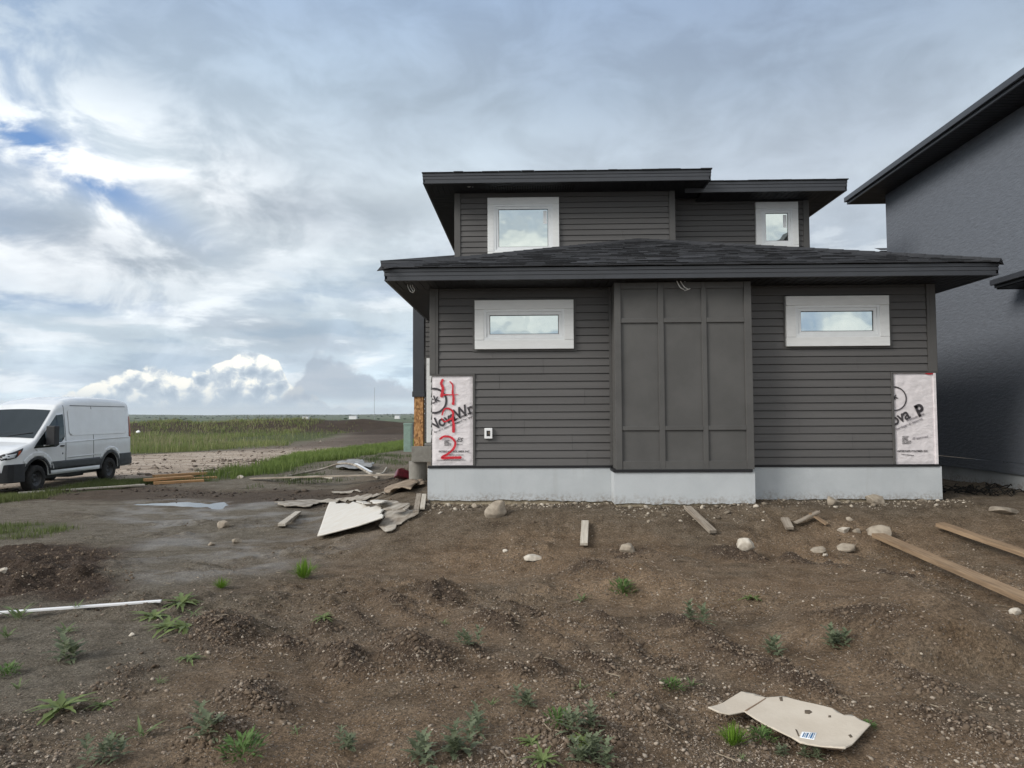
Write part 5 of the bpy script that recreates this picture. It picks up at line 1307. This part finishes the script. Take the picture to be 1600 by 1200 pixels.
WEEDS=[(475,909,40,'tuft','grass tuft in wet mud halfway between puddle and left foundation corner'),
(346,923,24,'tuft','small grass tuft in the mud right of the wet patch'),
(973,934,50,'bush','bright green bushy weed straight in front of the batten panel'),
(1145,1170,42,'tuft','brightest yellow-green grass tuft below the cardboard'),
(1192,1166,42,'bush','dark green clump just under the left half of the cardboard'),
(1226,1186,20,'thistle','jagged weed right of the dark green clump under the cardboard'),
(1268,1192,22,'thistle','grey-green thistle under the barcode end of the cardboard'),
(1357,1143,24,'bush','small green weed peeping out behind the right corner of the cardboard'),
(284,950,46,'rosette','dandelion rosette at the right end of the thin white strip, topmost of the cluster'),
(240,972,46,'rosette','dandelion rosette below the end of the white strip, leftmost of the cluster'),
(262,988,44,'rosette','dandelion rosette at the bottom left of the cluster by the white strip'),
(290,988,46,'rosette','dandelion rosette at the bottom right of the cluster by the white strip'),
(302,966,30,'seedling','small leafy sprout at the right of the cluster by the white strip'),
(28,975,50,'seedling','leafy weed growing over the left end of the white strip'),
(10,1003,36,'seedling','weed at the left edge just below the white strip'),
(105,994,34,'seedling','sparse weed below the middle of the white strip'),
(120,955,22,'seedling','tiny weed above the middle of the white strip'),
(92,1040,46,'thistle','thistle in grey mud below the middle of the white strip'),
(12,1060,34,'bush','dark weed cut off by the left edge'),
(28,1082,26,'seedling','spindly weed with a short stalk near the left edge'),
(295,1035,30,'rosette','small rosette on the gravel below the dandelion cluster'),
(250,1072,22,'seedling','three-leaved seedling at lower left of the gravel patch'),
(95,1120,60,'rosette','wide flat rosette in the lower left corner area'),
(163,1108,30,'rosette','upright small rosette right of the wide flat one'),
(180,1158,28,'seedling','bright small sprout near the bottom left'),
(224,1160,46,'seedling','sprawling grey-green sprout right of the bright small one'),
(312,1165,52,'thistle','large pale thistle at the bottom left beside dark soil'),
(378,1192,70,'bush','widest bushy weed on the bottom edge left of centre'),
(160,1198,40,'thistle','weed cut off by the bottom edge at the left'),
(536,1178,34,'thistle','upright two-tier weed on the bottom left of centre'),
(462,1150,24,'seedling','tiny sprout above the upright two-tier weed'),
(662,1195,50,'thistle','pale weed on the bottom edge left of the tall thistle'),
(722,1182,56,'thistle','tall jagged thistle on the bottom edge at centre'),
(738,1150,40,'thistle','greyer thistle just above the tall one at centre'),
(768,1108,26,'seedling','faint weed above the central thistles, left one of two'),
(818,1112,36,'thistle','faint weed above the central thistles, right one of two'),
(694,978,18,'seedling','little yellow-green sprout in the middle of the tracks'),
(734,1012,32,'thistle','pale thistle beside a gravel lump at the centre'),
(505,972,26,'rosette','grey rosette growing in a dark hole in the mud'),
(830,1168,36,'rosette','yellow-green broad-leaf weed left of the dark bushy ones'),
(848,1196,44,'rosette','yellow-green broad-leaf weed at the bottom edge'),
(872,1142,50,'bush','dark green weed at the left of the bottom centre clump'),
(905,1150,44,'thistle','grey-green weed at the middle of the bottom centre clump'),
(912,1166,40,'rosette','bright-leaved weed at the right of the bottom centre clump'),
(905,1190,40,'thistle','lower left weed of the pair on the bottom edge right of centre'),
(942,1196,46,'thistle','lower right weed of the pair on the bottom edge right of centre'),
(1050,1085,40,'bush','tall dark weed left of the cardboard'),
(1082,1080,30,'seedling','small grey sprig between the tall dark weed and the cardboard'),
(910,943,34,'seedling','faint flat weed left of the bright green bushy one'),
(908,1082,26,'seedling','faint weed above the bottom centre clump'),
(1174,941,30,'rosette','low dark rosette on the red gravel right of the bushy weed'),
(1087,978,36,'thistle','grey-green weed on the slope right of centre'),
(1212,1028,34,'thistle','grey-green weed left of the isolated one on the red gravel'),
(1315,1022,40,'thistle','isolated bluish weed in the middle of the red gravel'),
(955,1092,22,'seedling','pale sprig left of the tall dark weed'),
(1160,1192,18,'seedling','pale sprig on the gravel under the brightest grass tuft'),
(1590,760,46,'thistle','tall spindly weeds against the neighbour foundation')]
rnd=random.Random(3)
for i,(a,b,wpx,kind,lab) in enumerate(WEEDS):
    g=ground(a,b-wpx*.12); s_=wpx/F*(g-C0).length*.5*(2.1 if kind=='thistle' else 1.65 if kind=='rosette' else 1.4)
    o=bpy.data.objects.new(WN[kind],wproto(kind,i%3)); COL.objects.link(o); o.location=g+Vector((0,0,.004)); o.rotation_euler=(0,0,rnd.uniform(0,6.28)); o.scale=(s_,s_,s_*1.1)
    tag(o,lab,'grass tuft' if kind=='tuft' else 'weed',WG[kind])
for i in range(0): pass
# dead roots on the dirt between the houses
mb=MB(); rnd=random.Random(9); c=ground(1515,770)
for k in range(26):
    p=Vector((rnd.uniform(-.55,.55),rnd.uniform(-.5,.5),0)); P=[p]
    d=rnd.uniform(0,6.28)
    for j in range(6): d+=rnd.uniform(-.6,.6); p=p+Vector((math.cos(d)*.09,math.sin(d)*.06,0)); P.append(p+Vector((0,0,rnd.uniform(.01,.10))))
    mb.tube(P,.008,k=5)
o=mb.build('dead_roots','root_dark',smooth=True); o.location=c; tag(o,'tangle of black dead roots in the gap between the two houses','roots')
# ---------------------------------------------------------------- grass
def scatter(n,x0,x1,y0,y1,dens,seed,logy=False):
    rs=np.random.RandomState(seed); X=rs.uniform(x0,x1,n)
    Y=np.exp(rs.uniform(math.log(y0),math.log(y1),n)) if logy else rs.uniform(y0,y1,n)
    if logy: X=X*Y/y1
    k=rs.rand(n)<dens(X,Y); return X[k],Y[k],rs
def blades(name,X,Y,rs,h0,h1,wd,cols,label,lean=.35,bunch=1):
    if bunch>1:
        X=np.repeat(X,bunch)+rs.normal(size=len(X)*bunch)*wd*3; Y=np.repeat(Y,bunch)+rs.normal(size=len(Y)*bunch)*wd*3
    n=len(X); Z0=H(X,Y,False)-.01; a=rs.uniform(0,6.283,n); hh=rs.uniform(h0,h1,n)*(.7+.6*(fbm(X*.5,Y*.5,3,7)+.5)); ln=rs.uniform(0,lean,n)*hh; b=rs.uniform(0,6.283,n)
    w_=wd*rs.uniform(.6,1.3,n)*np.maximum(1,Y/30)
    ax,ay=np.cos(a)*w_,np.sin(a)*w_; lx,ly=np.cos(b)*ln,np.sin(b)*ln
    V=np.stack([np.c_[X-ax,Y-ay,Z0],np.c_[X+ax,Y+ay,Z0],np.c_[X+ax*.8+lx*.35,Y+ay*.8+ly*.35,Z0+hh*.55],np.c_[X-ax*.8+lx*.35,Y-ay*.8+ly*.35,Z0+hh*.55],np.c_[X+lx,Y+ly,Z0+hh]],1).reshape(-1,3)
    o5=np.arange(n)*5; F3=np.concatenate([np.c_[o5,o5+1,o5+2],np.c_[o5,o5+2,o5+3],np.c_[o5+3,o5+2,o5+4]])
    ci=np.clip((fbm(X*.25,Y*.25,3,13)+.5)+rs.normal(size=n)*.22,0,1)[:,None]; c=np.array(cols[0])*(1-ci)+np.array(cols[1])*ci
    c=c*rs.uniform(.75,1.25,(n,1)); T=np.repeat(c,5,0); T[4::5]*=1.15
    o=arrays_obj(name,V,F3,'leaf',T); tag(o,label,'grass',kind='stuff'); return o
zd=lambda P,soft,amp: (lambda X,Y: S(soft,-soft,sdpoly(X,Y,P)+fbm(X*.6,Y*.6,3,207)*amp))
d=zd(FIELD,1.2,5); X,Y,rs=scatter(330000,-105,10,24,118,lambda X,Y:d(X,Y)*(.35+.65*S(-.15,.15,fbm(X*.3,Y*.3,3,15))),21,True)
k=(np.abs(Y-112)>5)|(rs.rand(len(X))<.15); k&=~((X>-30)&(Y>58)&(rs.rand(len(X))<.9)); X=X[k];Y=Y[k]
q_=fbm(X*.12,Y*.08,3,88)>-.02; k2=rs.rand(len(X))<np.where(q_,1,.45); X=X[k2];Y=Y[k2]
k3=rs.rand(len(X))<.05; blades('field_stalks',X[k3],Y[k3],rs,.55,1.0,.008,((.20,.19,.10),(.30,.26,.16)),'taller pale stalks standing out of the field grass')
blades('field_grass',X[~k3],Y[~k3],rs,.15,.48,.010,((.095,.145,.036),(.26,.27,.11)),'rough green grass covering the field beyond the gravel track')
d2=zd(VERGE,.35,1.0); X,Y,rs=scatter(400000,-16,0,15,60,lambda X,Y:d2(X,Y)*(.15+.85*S(-.22,.1,fbm(X*.9,Y*.5,3,71))),22)
blades('verge_grass',X,Y,rs,.12,.36,.009,((.11,.165,.038),(.205,.255,.070)),'strip of bright green grass along the near side of the gravel track')
d3=zd(VANG,.3,1.2); X,Y,rs=scatter(260000,-24,-6,14.5,21,lambda X,Y:d3(X,Y)*.8,23)
blades('van_grass',X,Y,rs,.05,.17,.006,((.085,.110,.035),(.145,.165,.06)),'short grass in front of the parked van')
d4=zd(PATCH,.25,.7); X,Y,rs=scatter(60000,-14,-6,9,15,lambda X,Y:d4(X,Y)*.9*S(-.05,.15,fbm(X*1.6,Y*1.6,3,66)),24)
blades('grass_patch',X,Y,rs,.03,.13,.005,((.09,.12,.04),(.14,.165,.06)),'patch of low grass in the mud left of the puddle')
# sparse growth over the mud and around the pipes
SP=pz([(330,750),(420,742),(500,722),(640,698),(640,740),(560,742),(430,755),(330,760)],-.2)
d5=zd(SP,.5,2.5); X,Y,rs=scatter(150000,-16,-1,13,36,lambda X,Y:d5(X,Y)*.45*S(-.05,.2,fbm(X*.7,Y*.7,3,33)),25)
blades('sparse_grass',X,Y,rs,.04,.2,.007,((.06,.085,.028),(.10,.125,.045)),'thin grass among the debris between the verge and the porch')
# ---------------------------------------------------------------- gravel and clods
def icol():
    bm=bmesh.new(); bmesh.ops.create_icosphere(bm,subdivisions=1,radius=1); v=np.array([tuple(q.co) for q in bm.verts]); f=np.array([[q.index for q in p.verts] for p in bm.faces]); bm.free(); return v,f
V1,F1=icol(); VD=np.array([(1,0,0),(-1,0,0),(0,1,0),(0,-1,0),(0,0,1),(0,0,-1)],float); FD=np.array([(0,2,4),(2,1,4),(1,3,4),(3,0,4),(2,0,5),(1,2,5),(3,1,5),(0,3,5)])
def stones(name,X,Y,r,rs,cols,label,flat=(.45,.8),sink=.2,tv=V1,tf=F1,jit=.2):
    n=len(X); nv=len(tv); z=H(X,Y)
    v=tv[None]*(1+rs.uniform(-jit,jit,(n,nv,1)))*np.stack([r*rs.uniform(.7,1.3,n),r*rs.uniform(.7,1.2,n),r*rs.uniform(*flat,n)],1)[:,None,:]
    a=rs.uniform(0,6.283,n); ca,sa=np.cos(a)[:,None],np.sin(a)[:,None]; x_=v[...,0]*ca-v[...,1]*sa; y_=v[...,0]*sa+v[...,1]*ca
    tl=rs.uniform(-.4,.4,n)[:,None]; z_=v[...,2]+x_*tl
    V=np.stack([x_+X[:,None],y_+Y[:,None],z_+(z+r*sink)[:,None]],2).reshape(-1,3)
    Fc=(tf[None]+(np.arange(n)*nv)[:,None,None]).reshape(-1,3)
    ci=rs.rand(n); lo=np.array(cols[0]);mid_=np.array(cols[1]);hi=np.array(cols[2]); c=np.where(ci[:,None]<.6,lo+(mid_-lo)*(ci[:,None]/.6),mid_+(hi-mid_)*((ci[:,None]-.6)/.4)**1.5)
    o=arrays_obj(name,V,Fc,'pebble',np.repeat(c*rs.uniform(.85,1.15,(n,1)),nv,0)); tag(o,label,'gravel',kind='stuff'); return o
GD=lambda X,Y:np.clip(lumpf(X,Y)*18,0,.6)+(.12+.88*S(-.08,.22,fbm(X*1.2,Y*1.2,3,51)))*(.30+.70*S(-3.6,-.5,X))*(.35+.65*S(9.0,7.6,Y))
def fan(n,y0,y1,seed,dens,p=1.0):
    rs=np.random.RandomState(seed); Y=(y0**-p+(y1**-p-y0**-p)*rs.rand(n))**(-1/p); X=rs.uniform(-.80,.80,n)*Y
    k=(rs.rand(n)<dens(X,Y))&~((Y>9.35)&(X>-1.4)); return X[k],Y[k],rs
X,Y,rs=fan(110000,2.4,11,41,GD); r=.0032*(1-rs.rand(len(X)))**-.40; r=np.minimum(r,.013)
stones('gravel',X,Y,r,rs,((.12,.088,.062),(.225,.178,.137),(.40,.345,.28)),'fine gravel and small stones scattered over the soil',tv=V1,tf=F1)
X,Y,rs=fan(90000,2.4,8,42,GD); r=np.full(len(X),.0032)*rs.uniform(.7,1.5,len(X))
stones('grit',X,Y,r,rs,((.07,.052,.040),(.15,.12,.095),(.42,.37,.31)),'coarse sand and grit strewn over the soil',tv=VD,tf=FD)
CD=lambda X,Y:np.clip(lumpf(X,Y)*26,0,1)+S(.0,.3,fbm(X*1.2,Y*1.2,3,51))*.3*(.35+.65*S(-.05,.15,fbm(X*3,Y*3,3,57)))*(.4+.6*S(9.2,7.8,Y))+.9*S(.3,-.4,sdpoly(X,Y,RUT))*S(-.1,.1,fbm(X*2,Y*2,3,58))
X,Y,rs=fan(90000,2.4,16,43,CD,.8); r=.0050*(1-rs.rand(len(X)))**-.40; r=np.minimum(r,.017)*np.where(Y>8,1.3,1)
o=stones('soil_clods',X,Y,r,rs,((.080,.056,.037),(.125,.092,.064),(.18,.138,.10)),'crumbly dark soil clods on the ridges and ruts',flat=(.6,1.0),sink=.15,jit=.5); o['category']='soil'
# larger clods along the tyre ruts further off
CR=lambda X,Y:S(1.8,.6,np.abs(X*.22+Y-15.3+fbm(X*1.1,Y*1.1,4,201)*2))*S(-1.5,-3.5,X)*S(-.1,.15,fbm(X*1.1,Y*1.5,3,59))
X,Y,rs=fan(16000,10,22,44,CR,.5); r=.022*(1-rs.rand(len(X)))**-.35; r=np.minimum(r,.09)
o=stones('rut_clods',X,Y,r,rs,((.040,.030,.023),(.07,.053,.041),(.11,.09,.07)),'dark churned mud clods along the tyre ruts',sink=.1,jit=.35); o['category']='soil'
# dirt thrown up along the gravel track
RC=lambda X,Y:np.exp(-((sdpoly(X,Y,ROAD)+fbm(X*.3,Y*.3,3,62)*5)/.9)**2)*S(-.1,.15,fbm(X*.8,Y*1.2,3,64))+.10*S(0,-1,sdpoly(X,Y,ROAD))
rs=np.random.RandomState(47); Y=np.exp(rs.uniform(math.log(17),math.log(70),60000)); X=rs.uniform(-.62,.02,60000)*Y; k=rs.rand(60000)<RC(X,Y)*.6; X=X[k];Y=Y[k]; r=.02*(1-rs.rand(len(X)))**-.4; r=np.minimum(r,.11)
o=stones('track_clods',X,Y,r,rs,((.07,.052,.038),(.14,.11,.085),(.33,.28,.23)),'dirt clods and stones along the edges of the gravel track',sink=.1,jit=.4); o['category']='soil'
# rubble along the foot of the foundation
rs=np.random.RandomState(45); X=rs.uniform(-1.4,5.6,900); Y=YW-.07-rs.rand(900)**2*.5-.37*((X>bx0)&(X<bx1)); r=.008*(1-rs.rand(900))**-.45; r=np.minimum(r,.04)
stones('rubble',X,Y,r,rs,((.10,.08,.06),(.26,.22,.17),(.50,.45,.38)),'pale concrete crumbs along the foot of the foundation')
# litter of dry stems and straw
rs=np.random.RandomState(46); n=900; Y=2.5+rs.rand(n)**1.4*7; X=rs.uniform(-.78,.78,n)*Y; k=(rs.rand(n)<.2+.8*GD(X,Y)); X=X[k];Y=Y[k]; n=len(X); a=rs.uniform(0,6.28,n); L=rs.uniform(.012,.05,n); w_=.0016
dx,dy=np.cos(a)*L,np.sin(a)*L; z=H(X,Y)+.006; V=np.stack([np.c_[X-dx,Y-dy,z],np.c_[X-dx+w_*2,Y-dy+w_*2,z+.003],np.c_[X+dx+w_,Y+dy+w_,z+.006],np.c_[X+dx,Y+dy,z+.002]],1).reshape(-1,3)
o4=np.arange(n)*4; c=np.array((.20,.165,.12))*rs.uniform(.4,1.3,(n,1)); o=arrays_obj('dry_straw',V,np.c_[o4,o4+1,o4+2,o4+3],'pebble',np.repeat(c,4,0)); tag(o,'dry straw bits lying on the soil','straw',kind='stuff')

# ---------------------------------------------------------------- air
hb=MB(); hb.box(-9500,9500,-400,12600,-60,150); o=hb.build('haze','raw_concrete'); tag(o,'thin pale air over the farmland',None,kind='stuff')
m=bpy.data.materials.new('haze'); m.use_nodes=True; t=NT(m.node_tree)
pv=t.n('ShaderNodeVolumePrincipled',{'Color':(.88,.93,.98,1),'Density':.00007,'Anisotropy':.2}); t.n('ShaderNodeOutputMaterial',{1:pv.outputs[0]}); o.data.materials.clear(); o.data.materials.append(m)
